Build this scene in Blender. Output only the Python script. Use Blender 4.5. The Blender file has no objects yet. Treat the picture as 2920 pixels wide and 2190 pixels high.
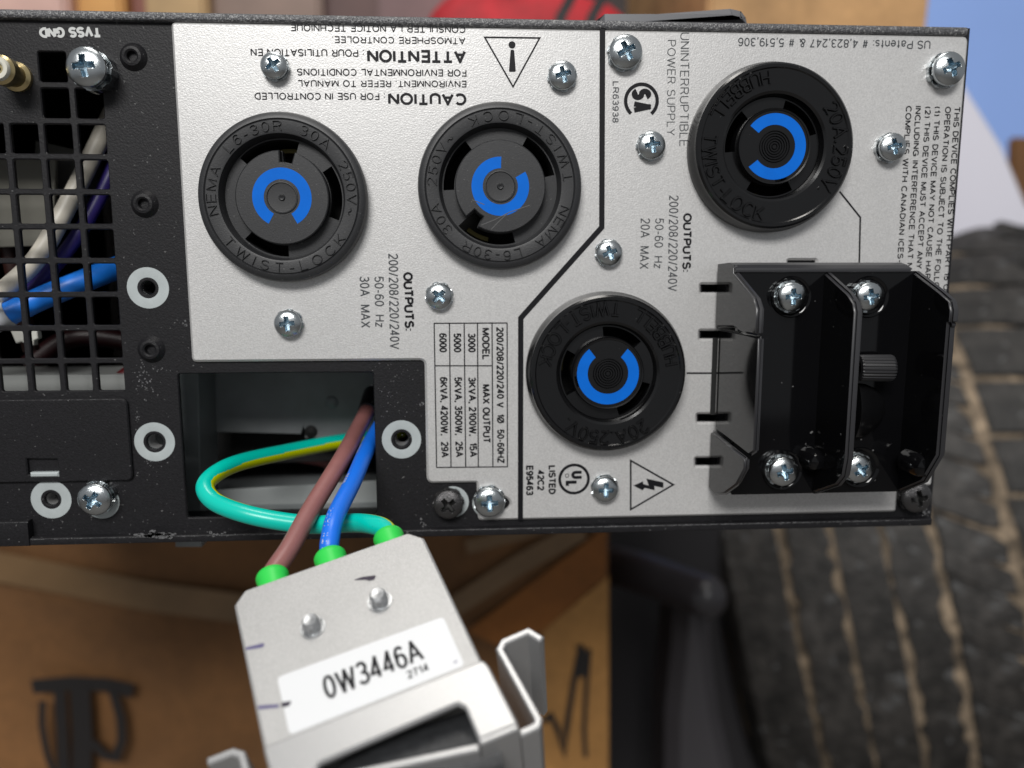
import bpy, bmesh, math, random
from math import pi, sin, cos, radians, atan2, sqrt
from mathutils import Vector, Matrix, geometry
random.seed(7)
scene = bpy.context.scene
COL = scene.collection

# ------------------------------------------------------------------ camera
W, H, F, CX, CY = 2920., 2190., 2192., 1460., 1095.
D = 0.197                                   # metres from the lens to the silver plate
hv = Vector((35676, -369, F)).normalized()
vv = Vector((-15.5, 14972, F)).normalized()
nv = hv.cross(vv).normalized(); vv = nv.cross(hv).normalized()
def cam2w(p): return Vector((p.dot(hv), p.dot(nv), -p.dot(vv)))
CAM = Vector((0, -D, 0))
cam = bpy.data.cameras.new('camera'); camo = bpy.data.objects.new('camera', cam); COL.objects.link(camo)
rx_, up_, fw_ = cam2w(Vector((1,0,0))), -cam2w(Vector((0,1,0))), cam2w(Vector((0,0,1)))
m = Matrix.Identity(4)
for i in range(3): m[i][0] = rx_[i]; m[i][1] = up_[i]; m[i][2] = -fw_[i]; m[i][3] = CAM[i]
camo.matrix_world = m
cam.sensor_width = 36; cam.lens = F/W*36; cam.clip_start = 0.004; cam.clip_end = 60
cam.dof.use_dof = True; cam.dof.focus_distance = 0.183; cam.dof.aperture_fstop = 0.027/0.0034; cam.dof.aperture_blades = 0
scene.camera = camo
scene.render.resolution_x = 1024; scene.render.resolution_y = 768
scene.view_settings.view_transform = 'Standard'; scene.view_settings.look = 'None'; scene.view_settings.gamma = 1
scene.view_settings.exposure = 0.0

# ------------------------------------------------------------------ light
world = bpy.data.worlds.new('World'); scene.world = world; world.use_nodes = True
world.node_tree.nodes['Background'].inputs[0].default_value = (0.93, 0.96, 1.0, 1)
world.node_tree.nodes['Background'].inputs[1].default_value = 0.29
def area(name, loc, tgt, sx, sy, power, col):
    l = bpy.data.lights.new(name, 'AREA'); l.shape = 'RECTANGLE'; l.size = sx; l.size_y = sy; l.energy = power; l.color = col
    o = bpy.data.objects.new(name, l); COL.objects.link(o); o.location = loc
    o.rotation_euler = (Vector(tgt)-Vector(loc)).to_track_quat('-Z', 'Y').to_euler(); return o
area('ceiling_lamp', (-0.30, -1.45, 1.02), (0, 0, 0), 0.85, 0.46, 30.5, (1, 0.985, 0.96))
area('room_lamp', (-0.1, -0.1, 1.7), (0.1, 0.3, 0.0), 0.8, 0.3, 11.0, (1, 0.96, 0.9))

# ------------------------------------------------------------------ pixel measurements to places
PANEL = Matrix(((1,0,0,0),(0,0,-1,0),(0,1,0,0),(0,0,0,1)))      # local a right, b up, c out of the panel
def ray(u, v): return cam2w(Vector((u-CX, v-CY, F)).normalized())
def hit(u, v, M, c=0.0):
    "where a sight line meets the plane at height c of frame M, in the frame's a, b"
    n = M.to_3x3() @ Vector((0,0,1)); o = M @ Vector((0,0,c)); d = ray(u, v)
    t = (o-CAM).dot(n)/d.dot(n)
    q = M.inverted() @ (CAM + d*t); return (q.x, q.y)
def L(u, v, c=0.0): return hit(u, v, PANEL, c)
def LS(pts, c=0.0, M=PANEL): return [hit(u, v, M, c) for u, v in pts]
def pxs(u, v, c=0.0, M=PANEL):
    a, b = Vector(hit(u-20, v, M, c)), Vector(hit(u+20, v, M, c)); return (a-b).length/40
def W3(u, v, y):                            # world point seen at a pixel, at world depth y behind the panel
    d = ray(u, v); return CAM + d*((y-CAM.y)/d.y)

# ------------------------------------------------------------------ objects
WM = {}
def reg(o, M, parent):
    COL.objects.link(o)
    if parent: o.parent = parent; o.matrix_basis = WM[parent.name].inverted() @ M
    else: o.matrix_basis = M
    WM[o.name] = M.copy(); return o
def link(name, me, mat, parent, M, smooth=35):
    if mat and not me.materials: me.materials.append(mat)
    if smooth:
        me.shade_smooth(); me.set_sharp_from_angle(angle=radians(smooth))
    return reg(bpy.data.objects.new(name, me), M, parent)
def empty(name, loc, parent=None):
    o = bpy.data.objects.new(name, None); o.empty_display_size = 0.01
    return reg(o, Matrix.Translation(loc), parent)
def tag(o, label=None, cat=None, group=None, kind=None):
    if label: o['label'] = label
    if cat: o['category'] = cat
    if group: o['group'] = group
    if kind: o['kind'] = kind
    return o
def mesh(name, V, Fc, fix=True):
    me = bpy.data.meshes.new(name); me.from_pydata([tuple(v) for v in V], [], Fc)
    if fix:
        bm = bmesh.new(); bm.from_mesh(me); bmesh.ops.recalc_face_normals(bm, faces=bm.faces); bm.to_mesh(me); bm.free()
    me.update(); return me

def area2(p): return 0.5*sum(p[i-1][0]*p[i][1]-p[i][0]*p[i-1][1] for i in range(len(p)))
def fillet(p, r, n=5):
    out = []; N = len(p)
    for i in range(N):
        rr = r[i] if isinstance(r, (list, tuple)) else r
        A, B, C = Vector(p[i-1]), Vector(p[i]), Vector(p[(i+1) % N])
        if rr <= 0: out.append(tuple(B)); continue
        d1, d2 = (A-B), (C-B); l1, l2 = d1.length, d2.length; d1.normalize(); d2.normalize()
        ang = math.acos(max(-1, min(1, d1.dot(d2))))
        if ang > pi-0.05: out.append(tuple(B)); continue
        t = min(rr/math.tan(ang/2), l1*0.48, l2*0.48)
        P0, P1 = B+d1*t, B+d2*t
        for k in range(n+1):
            s = k/n; q = (1-s)**2*P0 + 2*s*(1-s)*(B*0.9+(P0+P1)*0.05) + s*s*P1; out.append((q.x, q.y))
    return out
def offs(p, d):
    out = []; N = len(p)
    for i in range(N):
        A, B, C = Vector(p[i-1]), Vector(p[i]), Vector(p[(i+1) % N])
        e1, e2 = (B-A), (C-B)
        if e1.length < 1e-9 or e2.length < 1e-9: out.append(tuple(B)); continue
        e1.normalize(); e2.normalize(); n1, n2 = Vector((-e1.y, e1.x)), Vector((-e2.y, e2.x))
        s = n1+n2; k = 1+n1.dot(n2)
        q = B + s*(d/max(k, 0.35)); out.append((q.x, q.y))
    return out
def circle(cx, cy, r, n=48): return [(cx+r*cos(2*pi*i/n), cy+r*sin(2*pi*i/n)) for i in range(n)]
def slab_mesh(name, outer, c0, c1, holes=(), bev=0.0002, cap_back=True):
    loops = [list(outer)] + [list(h) for h in holes]
    for i, lp in enumerate(loops):
        a = area2(lp)
        if (i == 0 and a < 0) or (i > 0 and a > 0): lp.reverse()
    V = []; Fc = []
    ins = [offs(lp, bev) if bev > 0 else lp for lp in loops]
    tri = geometry.tessellate_polygon([[Vector((x*1000, y*1000, 0)) for x, y in lp] for lp in ins])
    base = 0; starts = []
    for lp in ins:
        starts.append(len(V)); V += [(x, y, c1) for x, y in lp]
    Fc += [tuple(t) for t in tri]
    starts2 = []
    if bev > 0:
        for k, lp in enumerate(loops):
            s = len(V); V += [(x, y, c1-bev) for x, y in lp]; n = len(lp); starts2.append(s)
            for i in range(n): j = (i+1) % n; Fc.append((starts[k]+i, starts[k]+j, s+j, s+i))
    else: starts2 = starts
    s3 = []
    for k, lp in enumerate(loops):
        s = len(V); V += [(x, y, c0) for x, y in lp]; n = len(lp); s3.append(s)
        for i in range(n): j = (i+1) % n; Fc.append((starts2[k]+i, starts2[k]+j, s+j, s+i))
    if cap_back:
        tri2 = geometry.tessellate_polygon([[Vector((x*1000, y*1000, 0)) for x, y in lp] for lp in loops])
        Fc += [tuple(s3[0]+i for i in t) for t in tri2]
    return mesh(name, V, Fc)
def slab(name, outer, c0, c1, mat, parent, holes=(), bev=0.0002, M=PANEL, smooth=35, cap_back=True):
    cx = sum(p[0] for p in outer)/len(outer); cy = sum(p[1] for p in outer)/len(outer)
    sh = lambda lp: [(x-cx, y-cy) for x, y in lp]
    me = slab_mesh(name, sh(outer), 0, c1-c0, [sh(h) for h in holes], bev, cap_back)
    return link(name, me, mat, parent, M @ Matrix.Translation((cx, cy, c0)), smooth)
def flat(name, loops, c, mat, parent, M=PANEL, kind=None):
    "several thin printed shapes in one mesh"
    V = []; Fc = []
    x0, y0 = loops[0][0][0] if isinstance(loops[0][0][0], (tuple, list)) else loops[0][0]
    for lp in loops:
        hs = []
        if isinstance(lp[0][0], (tuple, list)): lp, hs = lp[0], lp[1:]
        if len(lp) < 3: continue
        b = len(V); allp = list(lp)+[p for h in hs for p in h]
        V += [(x-x0, y-y0, 0) for x, y in allp]
        tri = geometry.tessellate_polygon([[Vector((x*1000, y*1000, 0)) for x, y in q] for q in [lp]+list(hs)])
        Fc += [tuple(b+i for i in t) for t in tri]
    me = mesh(name, V, Fc, fix=False)
    for p in me.polygons:
        if p.normal.z < 0: p.flip()
    return link(name, me, mat, parent, M @ Matrix.Translation((x0, y0, c)), 0)
def lathe_mesh(name, prof, seg=72, close=False, a0=0.0):
    V = []; Fc = []; n = len(prof)
    for i in range(seg):
        a = a0+2*pi*i/seg
        V += [(r*cos(a), r*sin(a), c) for r, c in prof]
    for i in range(seg):
        j = (i+1) % seg
        for k in range(n-1): Fc.append((i*n+k, j*n+k, j*n+k+1, i*n+k+1))
    me = bpy.data.meshes.new(name); me.from_pydata(V, [], Fc)
    bm = bmesh.new(); bm.from_mesh(me); bmesh.ops.remove_doubles(bm, verts=bm.verts, dist=1e-7)
    bmesh.ops.recalc_face_normals(bm, faces=bm.faces); bm.to_mesh(me); bm.free(); return me
def lathe(name, prof, a, b, c, mat, parent, M=PANEL, seg=72, smooth=35, R=None):
    return link(name, lathe_mesh(name, prof, seg), mat, parent, M @ Matrix.Translation((a, b, c)) @ (R or Matrix.Identity(4)), smooth)
def stroke(pts, w):
    "outline of a bent line of width w"
    Lp, Rp = [], []; n = len(pts)
    for i in range(n):
        P = Vector(pts[i]); a = Vector(pts[max(i-1, 0)]); b = Vector(pts[min(i+1, n-1)])
        d1 = (P-a).normalized() if i > 0 else (b-P).normalized(); d2 = (b-P).normalized() if i < n-1 else d1
        n1, n2 = Vector((-d1.y, d1.x)), Vector((-d2.y, d2.x)); s = (n1+n2)/max(0.45, 1+n1.dot(n2))*w/2
        Lp.append(tuple(P+s)); Rp.append(tuple(P-s))
    return Lp + Rp[::-1]
def ringloop(cx, cy, r0, r1, a0, a1, n=28):
    "sector of a ring, degrees"
    A = [(cx+r1*cos(radians(a0+(a1-a0)*i/n)), cy+r1*sin(radians(a0+(a1-a0)*i/n))) for i in range(n+1)]
    B = [(cx+r0*cos(radians(a0+(a1-a0)*i/n)), cy+r0*sin(radians(a0+(a1-a0)*i/n))) for i in range(n+1)]
    return A + B[::-1]

# ------------------------------------------------------------------ lettering
def E(cx, cy, rx, ry, a0, a1, n=10): return [(cx+rx*cos(radians(a0+(a1-a0)*i/n)), cy+ry*sin(radians(a0+(a1-a0)*i/n))) for i in range(n+1)]
def _bowl(x0, x1, y0, y1):                  # D-shaped bowl open to the left
    r = min((y1-y0)/2, x1-x0); return [(x0, y1)] + E(x1-r, (y0+y1)/2, r, (y1-y0)/2, 90, -90) + [(x0, y0)]
GL = {
 'A': (.70, [[(0,0),(.35,1),(.70,0)], [(.12,.33),(.58,.33)]]),
 'B': (.60, [_bowl(0,.56,.53,1), _bowl(0,.60,0,.53), [(0,0),(0,1)]]),
 'C': (.66, [E(.36,.5,.36,.5,42,318,18)]),
 'D': (.64, [_bowl(0,.64,0,1), [(0,0),(0,1)]]),
 'E': (.54, [[(.54,1),(0,1),(0,0),(.54,0)], [(0,.52),(.49,.52)]]),
 'F': (.52, [[(.52,1),(0,1),(0,0)], [(0,.5),(.46,.5)]]),
 'G': (.70, [E(.36,.5,.36,.5,42,330,18), [(.40,.47),(.70,.47),(.70,.0)]]),
 'H': (.62, [[(0,0),(0,1)], [(.62,0),(.62,1)], [(0,.52),(.62,.52)]]),
 'I': (.04, [[(.02,0),(.02,1)]]),
 'J': (.48, [[(.48,1),(.48,.28)]+E(.24,.26,.24,.26,0,-180)]),
 'K': (.62, [[(0,0),(0,1)], [(.60,1),(.02,.36)], [(.20,.56),(.62,0)]]),
 'L': (.50, [[(0,1),(0,0),(.50,0)]]),
 'M': (.76, [[(0,0),(0,1)], [(0,1),(.38,.06),(.76,1)], [(.76,1),(.76,0)]]),
 'N': (.62, [[(0,0),(0,1)], [(0,1),(.62,0)], [(.62,0),(.62,1)]]),
 'O': (.74, [E(.37,.5,.37,.5,90,450,28)]),
 'P': (.58, [_bowl(0,.58,.46,1), [(0,0),(0,1)]]),
 'Q': (.74, [E(.37,.5,.37,.5,90,450,28), [(.45,.22),(.74,-.06)]]),
 'R': (.62, [_bowl(0,.58,.49,1), [(0,0),(0,1)], [(.34,.49),(.60,0)]]),
 'S': (.60, [E(.30,.735,.265,.265,25,180,8)+E(.30,.735,.265,.225,180,270,5)[1:]+E(.30,.27,.30,.24,90,0,5)+E(.30,.27,.30,.27,0,-158,9)[1:]]),
 'T': (.60, [[(0,1),(.60,1)], [(.30,1),(.30,0)]]),
 'U': (.62, [[(0,1),(0,.32)]+E(.31,.31,.31,.31,180,360,14)+[(.62,1)]]),
 'V': (.66, [[(0,1),(.33,0),(.66,1)]]),
 'W': (.96, [[(0,1),(.24,0),(.48,.96),(.72,0),(.96,1)]]),
 'X': (.64, [[(0,1),(.64,0)], [(.64,1),(0,0)]]),
 'Y': (.64, [[(0,1),(.32,.44),(.64,1)], [(.32,.44),(.32,0)]]),
 'Z': (.58, [[(.02,1),(.58,1),(0,0),(.58,0)]]),
 '0': (.50, [E(.25,.5,.25,.5,90,450,24)]),
 '1': (.24, [[(0,.76),(.13,.80),(.22,1),(.22,0)]]),
 '2': (.50, [E(.25,.73,.25,.27,165,-35,11)+[(0.02,0),(.50,0)]]),
 '3': (.50, [E(.24,.755,.23,.245,155,-90,11), E(.24,.26,.26,.26,90,-155,12), [(.16,.515),(.26,.515)]]),
 '4': (.52, [[(.52,.25),(0,.25),(.38,1),(.38,0)]]),
 '5': (.50, [[(.46,1),(.08,1),(.03,.50)]+E(.24,.32,.26,.31,125,-150,12)]),
 '6': (.50, [E(.25,.31,.25,.31,90,450,18), [(.02,.36)]+E(.27,.52,.265,.48,165,45,8)]),
 '7': (.48, [[(0,1),(.48,1),(.22,.45),(.15,0)]]),
 '8': (.50, [E(.25,.755,.21,.245,90,450,18), E(.25,.265,.25,.265,90,450,18)]),
 '9': (.50, [E(.25,.69,.25,.31,90,450,18), [(.48,.64)]+E(.23,.48,.265,.48,-15,-135,8)]),
 '/': (.32, [[(0,-.04),(.32,1.02)]]), '-': (.30, [[(0,.38),(.30,.38)]]), '.': (.06, [[(.03,0),(.03,.13)]]), ',': (.08, [[(.05,.12),(.05,0),(.0,-.15)]]),
 ':': (.06, [[(.03,.0),(.03,.13)], [(.03,.55),(.03,.68)]]), '(': (.20, [E(.28,.42,.28,.62,128,232)]), ')': (.20, [E(-.08,.42,.28,.62,52,-52)]),
 '#': (.56, [[(.12,0),(.22,1)], [(.36,0),(.46,1)], [(0,.33),(.52,.33)], [(.05,.68),(.56,.68)]]),
 '&': (.62, [[(.62,0),(.16,.60)]+E(.28,.80,.17,.20,215,-40,10)+[(.12,.48)]+E(.25,.26,.25,.26,140,290,9)+[(.58,.42)]]),
 '\u00d8': (.74, [E(.37,.5,.37,.5,90,450,28), [(.02,-.06),(.72,1.06)]]),
 '~': (.5, [[(0,.36)]+E(.13,.36,.12,.12,180,0,6)[1:]+E(.37,.36,.12,.12,180,360,6)]),
 'a': (.48, [E(.24,.22,.24,.22,90,270,8)+[(.40,.06)], [(.24,.44),(.42,.44)], E(.24,.52,.20,.20,160,0,6)+[(.44,.0)]]),
 'e': (.50, [[(.02,.37),(.50,.37)]+E(.25,.36,.25,.36,0,320,16)]),
 'n': (.44, [[(0,0),(0,.72)], [(0,.45)]+E(.22,.48,.22,.24,180,0,8)+[(.44,0)]]),
 't': (.28, [[(.12,.95),(.12,.12)]+E(.22,.12,.10,.12,180,270,4), [(0,.70),(.28,.70)]]),
 's': (.42, [E(.21,.53,.18,.19,30,180,6)+E(.21,.53,.18,.16,180,270,4)[1:]+E(.21,.19,.21,.18,90,0,4)+E(.21,.19,.21,.19,0,-155,7)[1:]]),
 'z': (.42, [[(.02,.70),(.42,.70),(0,0),(.42,0)]]),
 ' ': (.20, []),
}
def layout(s, space=1.0):
    x = 0; out = []
    for ch in s:
        w, st = GL[ch]; out += [[(px_+x, py_) for px_, py_ in q] for q in st]; x += w + 0.24*space
    return out, x-0.24*space
def split(P, w):
    "cut a bent line at its sharp corners and let the pieces run into each other"
    out = [[P[0]]]
    for i in range(1, len(P)-1):
        d1, d2 = (P[i]-P[i-1]).normalized(), (P[i+1]-P[i]).normalized()
        if d1.dot(d2) < 0.35:
            k = w*0.42; out[-1].append(P[i]+d1*k); out.append([P[i]-d2*k])
        else: out[-1].append(P[i])
    out[-1].append(P[-1]); return out
def text(s, A, B, capx, mat, parent, c=0.00004, bold=0.0, M=PANEL, name='printed_text', vis=None, space=1.0, cbase=0.0):
    "baseline from pixel A to pixel B; capx is the letter height in photo pixels; vis = the part of the words that ends at B"
    a, b = Vector(hit(*A, M, cbase)), Vector(hit(*B, M, cbase)); e = (b-a); wd = e.length; e.normalize(); n = Vector((-e.y, e.x))
    st, w0 = layout(s, space)
    if vis: w0 = layout(vis, space)[1]
    ch = capx*pxs((A[0]+B[0])/2, (A[1]+B[1])/2, cbase, M); sw = ch*(0.165+bold*4.5)
    sx, sy = (wd-sw)/w0, ch-sw
    V = []; Fc = []; z = 0
    for q in st:
        for P in split([e*(x*sx+sw/2) + n*(y*sy+sw/2) for x, y in q], sw):
            o = stroke(P, sw); k = len(V); m_ = len(P); z += 4e-7
            V += [(x, y, z % 6e-6) for x, y in o]
            for i in range(m_-1): Fc.append((k+i, k+2*m_-1-i, k+2*m_-2-i, k+i+1))
    me = mesh(name, V, Fc, fix=False)
    return link(name, me, mat, parent, M @ Matrix.Translation((a.x, a.y, cbase+c)), 0)
def arc_text(s, r, a0, a1, h, mat, parent, M, c, outward=True, wt=0.16, ext=0.0002, space=1.2, name='moulded_lettering'):
    "outward: reads clockwise, tops outward, from a0 down to a1; else counter-clockwise, tops inward"
    st, w0 = layout(s, space); V = []; Fc = []; z = 0
    arc = abs(radians(a1-a0))*r; sw = h*wt
    for q in st:
      for q in [[tuple(v_) for v_ in g_] for g_ in split([Vector(v_) for v_ in q], wt)]:
        dense = []
        for i in range(len(q)-1):
            n = max(1, int(abs(q[i+1][0]-q[i][0])/0.15))
            dense += [(q[i][0]+(q[i+1][0]-q[i][0])*t/n, q[i][1]+(q[i+1][1]-q[i][1])*t/n) for t in range(n)]
        dense.append(q[-1]); P = []
        for x, y in dense:
            a = radians(a0+(a1-a0)*x/w0); rr = r+y*h if outward else r-y*h; P.append((rr*cos(a), rr*sin(a)))
        k = len(V); m_ = len(P); z += 8e-7; zz = z % 1.2e-5
        A_, B_ = stroke(P, sw), stroke(P, sw*0.3)
        V += [(x, y, -0.0001) for x, y in A_[:m_]] + [(x, y, ext+zz) for x, y in B_[:m_]] + [(x, y, ext+zz) for x, y in B_[m_:][::-1]] + [(x, y, -0.0001) for x, y in A_[m_:][::-1]]
        for i in range(m_-1):
            for t in range(3): Fc.append((k+t*m_+i, k+t*m_+i+1, k+(t+1)*m_+i+1, k+(t+1)*m_+i))
        for i in (0, m_-1): Fc.append((k+i, k+m_+i, k+2*m_+i, k+3*m_+i))
    return link(name, mesh(name, V, Fc), mat, parent, M @ Matrix.Translation((0, 0, c)), 20)

# ------------------------------------------------------------------ materials
def mat(name, col, rough=0.5, metal=0.0, grain=None, bump=None, speck=None, spec=0.5, coat=0.0, blotch=None):
    m = bpy.data.materials.new(name); m.use_nodes = True; nt = m.node_tree; N = nt.nodes; K = nt.links
    p = N['Principled BSDF']; p.inputs['Base Color'].default_value = (*col, 1); p.inputs['Roughness'].default_value = rough
    p.inputs['Metallic'].default_value = metal; p.inputs['Specular IOR Level'].default_value = spec; p.inputs['Coat Weight'].default_value = coat
    tc = N.new('ShaderNodeTexCoord'); last = None
    def noise(sc, det=2, ro=0.5):
        n = N.new('ShaderNodeTexNoise'); n.inputs['Scale'].default_value = sc; n.inputs['Detail'].default_value = det; n.inputs['Roughness'].default_value = ro
        K.new(tc.outputs['Object'], n.inputs['Vector']); return n
    def mul(prev, fac, lo, hi):
        mr = N.new('ShaderNodeMapRange'); mr.inputs[1].default_value = 0.3; mr.inputs[2].default_value = 0.7; mr.inputs[3].default_value = lo; mr.inputs[4].default_value = hi
        K.new(fac, mr.inputs[0]); mx = N.new('ShaderNodeVectorMath'); mx.operation = 'SCALE'
        if prev: K.new(prev, mx.inputs[0])
        else: mx.inputs[0].default_value = col
        K.new(mr.outputs[0], mx.inputs[3]); return mx.outputs[0]
    if grain: last = mul(last, noise(grain[0], 3).outputs['Fac'], 1-grain[1], 1+grain[1])
    if blotch: last = mul(last, noise(blotch[0], 4, 0.6).outputs['Fac'], 1-blotch[1], 1+blotch[1])
    if speck:
        n = noise(speck[0], 1); mr = N.new('ShaderNodeMapRange'); mr.inputs[1].default_value = speck[1]; mr.inputs[2].default_value = speck[1]+0.04
        K.new(n.outputs['Fac'], mr.inputs[0]); mx = N.new('ShaderNodeMix'); mx.data_type = 'RGBA'
        K.new(mr.outputs[0], mx.inputs['Factor'])
        if last: K.new(last, mx.inputs['A'])
        else: mx.inputs['A'].default_value = (*col, 1)
        mx.inputs['B'].default_value = (speck[2],)*3+(1,); last = mx.outputs['Result']
    if last: K.new(last, p.inputs['Base Color'])
    if bump:
        b = N.new('ShaderNodeBump'); b.inputs['Distance'].default_value = bump[1]; b.inputs['Strength'].default_value = bump[2]
        K.new(noise(bump[0], 2).outputs['Fac'], b.inputs['Height']); K.new(b.outputs[0], p.inputs['Normal'])
    return m
SILVER = mat('silver_powder_coat', (0.58, 0.575, 0.57), 0.42, 0.35, grain=(3000, 0.12), bump=(2800, 0.00014, 0.38), blotch=(12, 0.02))
SILVER2 = mat('pale_silver_coat', (0.43, 0.427, 0.422), 0.40, 0.35, blotch=(60, 0.04), grain=(4200, 0.12), bump=(3600, 0.00012, 0.6))
STEEL = mat('bent_steel', (0.41, 0.41, 0.412), 0.36, 0.5, grain=(2600, 0.05), bump=(2600, 0.0001, 0.3))
BLACKP = mat('black_powder_coat', (0.0095, 0.0092, 0.0108), 0.5, 0, grain=(1500, 0.25), bump=(2200, 0.00012, 0.6), speck=(1300, 0.735, 0.10), spec=0.28)
EDGEP = mat('highlit_black_lip', (0.075, 0.075, 0.08), 0.30, 0, grain=(2000, 0.5), bump=(2600, 0.00025, 1.0), speck=(1900, 0.60, 0.22))  # paler than the black coat: the lip's highlight is put into its colour
NYLON = mat('matt_nylon', (0.021, 0.0215, 0.0235), 0.46, 0, grain=(3000, 0.2), bump=(3500, 0.00006, 0.5), speck=(1800, 0.73, 0.09))
GLOSS = mat('gloss_black_plastic', (0.0045, 0.0045, 0.005), 0.20, 0, bump=(260, 0.0001, 0.25), speck=(900, 0.80, 0.12))
GUARD = mat('gloss_black_acrylic', (0.003, 0.003, 0.0035), 0.07, 0, speck=(700, 0.78, 0.14), bump=(60, 0.0001, 0.05), spec=0.36)
RUBBER = mat('black_rubber', (0.02, 0.021, 0.023), 0.55, 0, grain=(900, 0.3), bump=(1500, 0.0002, 0.5))
BLUE = mat('blue_print', (0.0, 0.130, 0.60), 0.6, spec=0.15, blotch=(180, 0.07))
INK = mat('black_ink', (0.007, 0.007, 0.009), 0.5, spec=0.2)
INKTHIN = mat('thin_ink', (0.045, 0.05, 0.055), 0.5)
WHITEINK = mat('white_ink', (0.55, 0.56, 0.55), 0.5)
ZINC = mat('zinc_screw', (0.50, 0.53, 0.545), 0.24, 1.0, grain=(900, 0.15), bump=(450, 0.00008, 0.2))
RECESS = mat('blue_zinc_recess', (0.30, 0.40, 0.47), 0.30, 1.0, bump=(900, 0.0001, 0.4))
BLKSCREW = mat('black_oxide_screw', (0.09, 0.088, 0.09), 0.25, 0.8, bump=(600, 0.00015, 0.4))
BARE = mat('bare_pale_primer', (0.42, 0.46, 0.465), 0.5, 0.1, blotch=(300, 0.06))
INNER = mat('galvanised_inside', (0.20, 0.215, 0.22), 0.5, 0.2, blotch=(25, 0.3))
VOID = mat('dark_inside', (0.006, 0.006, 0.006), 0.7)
def plain(name, col, rough=0.4, **k): return mat(name, col, rough, **k)

# ================================================================== UPS
ups = empty('power_supply', (0.0, 0.0, L(1300, 1525)[1]))
tag(ups, 'black power supply unit with silver rear plate and four round twist-lock sockets', 'power supply')

CP = -0.0012      # the black sheet lies this far behind the silver face
# --- black rear panel with its holes
grid = []
rows = [354, 454, 555, 652, 752, 848, 943.5, 1037.5]
c0 = L(34, 354, CP); cR = L(228, 354, CP)
pa = (L(228, 354, CP)[0]-L(34, 354, CP)[0])/2           # horizontal pitch
xr = L(305, 438, CP)[0]                                 # right side of the rightmost column
pitch = 0.0
y0 = L(200, 354, CP)[1]; y1 = L(200, 1037.5, CP)[1]; pb = (y0-y1)/7
hb = y1 - L(200, 1115, CP)[1]; ha = L(305, 438, CP)[0]-L(228, 438, CP)[0]
holes = []
def sq(x, y, w, h): return fillet([(x, y), (x+w, y), (x+w, y-h), (x, y-h)], 0.0005, 3)
for r in range(8):
    for k in range(9): holes.append(sq(xr-ha-k*pa, y0-r*pb, ha, hb))
for r, ks in ((-1, (0, 1)), (-2, (0, 1))):
    for k in ks: holes.append(sq(xr-ha-k*pa, y0-r*pb, ha, hb))
win = LS([(507, 1066), (1064, 1064), (1073, 1466), (529, 1472)], CP)
win = [(win[0][0], win[0][1]), (win[1][0], win[0][1]), (win[1][0], win[2][1]), (win[0][0], win[2][1])]
holes.append(fillet(win, 0.0006, 3))
RC = {'A': (803, 563), 'B': (1427, 531), 'C': (2211, 417), 'D': (1735, 1066)}
for k in RC:
    a, b = L(*RC[k], 0.004); holes.append(circle(a, b, 0.0168 if k in 'AB' else 0.0150, 40))
for x, X, y in ((2003, 2066, 822), (2000, 2072, 954), (1992, 2066, 1192), (1988, 2056, 1317)): holes.append(LS([(x, y-9), (X, y-9), (X, y+9), (x, y+9)], CP))
x_l = L(-1900, 700, CP)[0]
top_z = L(1300, 52, CP)[1]; bot_z = L(1300, 1518, CP)[1]; x_r = L(2655, 1480, CP)[0]
rings = [(422, 821, 60, 20), (441, 1260, 58, 23), (146, 1424, 58, 19), (1145, 1253, 56, 21)]
for u, v, r, hr in rings:
    a, b = L(u, v, CP); holes.append(circle(a, b, hr*pxs(u, v, CP), 24))
panel = slab('rear_panel', [(x_l, bot_z), (x_r, bot_z), (x_r, top_z), (x_l, top_z)], CP-0.0012, CP, BLACKP, ups, holes, bev=0.00025)

# --- chassis shell behind it
dep = 0.40
def box_local(name, a0, a1, b0, b1, c0, c1, mat, parent, bev=0.0003, M=PANEL):
    return slab(name, [(a0, b0), (a1, b0), (a1, b1), (a0, b1)], c0, c1, mat, parent, bev=bev, M=M)
xtr = L(2757, 82)[0]
box_local('top_cover', x_l, xtr-0.001, top_z-0.0004, top_z+0.0011, -dep, -0.006, BLACKP, ups)
box_local('bottom_cover', x_l, x_r, bot_z-0.0012, bot_z, -dep, CP-0.002, INNER, ups)
box_local('side_wall', x_r-0.0022, x_r-0.0008, bot_z, top_z-0.0005, -dep, CP-0.0013, INNER, ups)
box_local('side_wall', x_l-0.0015, x_l, bot_z, top_z, -dep, CP, BLACKP, ups)
box_local('front_wall', x_l, x_r, bot_z, top_z-0.0005, -dep-0.002, -dep, INNER, ups)

# --- rounded top lip
def bar(name, prof, a0, a1, mat, parent, M=PANEL, n=2):
    "profile in (b, c) swept along a"
    V = []; Fc = []; k = len(prof)
    for i in range(n): V += [(a0+(a1-a0)*i/(n-1), b, c) for b, c in prof]
    for i in range(n-1):
        for j in range(k): Fc.append((i*k+j, i*k+(j+1) % k, (i+1)*k+(j+1) % k, (i+1)*k+j))
    Fc.append(tuple(range(k))); Fc.append(tuple((n-1)*k+j for j in range(k)))
    me = mesh(name, V, Fc); return link(name, me, mat, parent, M, 40)
def rprof(b0, b1, c0, c1, r, n=5):
    return fillet([(b0, c0), (b1, c0), (b1, c1), (b0, c1)], [0, r, r, r*0.7], n)
tl0 = L(1300, 78)[1]; tl1 = L(1300, 49)[1]
bar('top_lip', rprof(tl0+0.0002, tl1, -0.012, 0.0004, 0.0011), x_l, xtr, EDGEP, ups)
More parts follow.
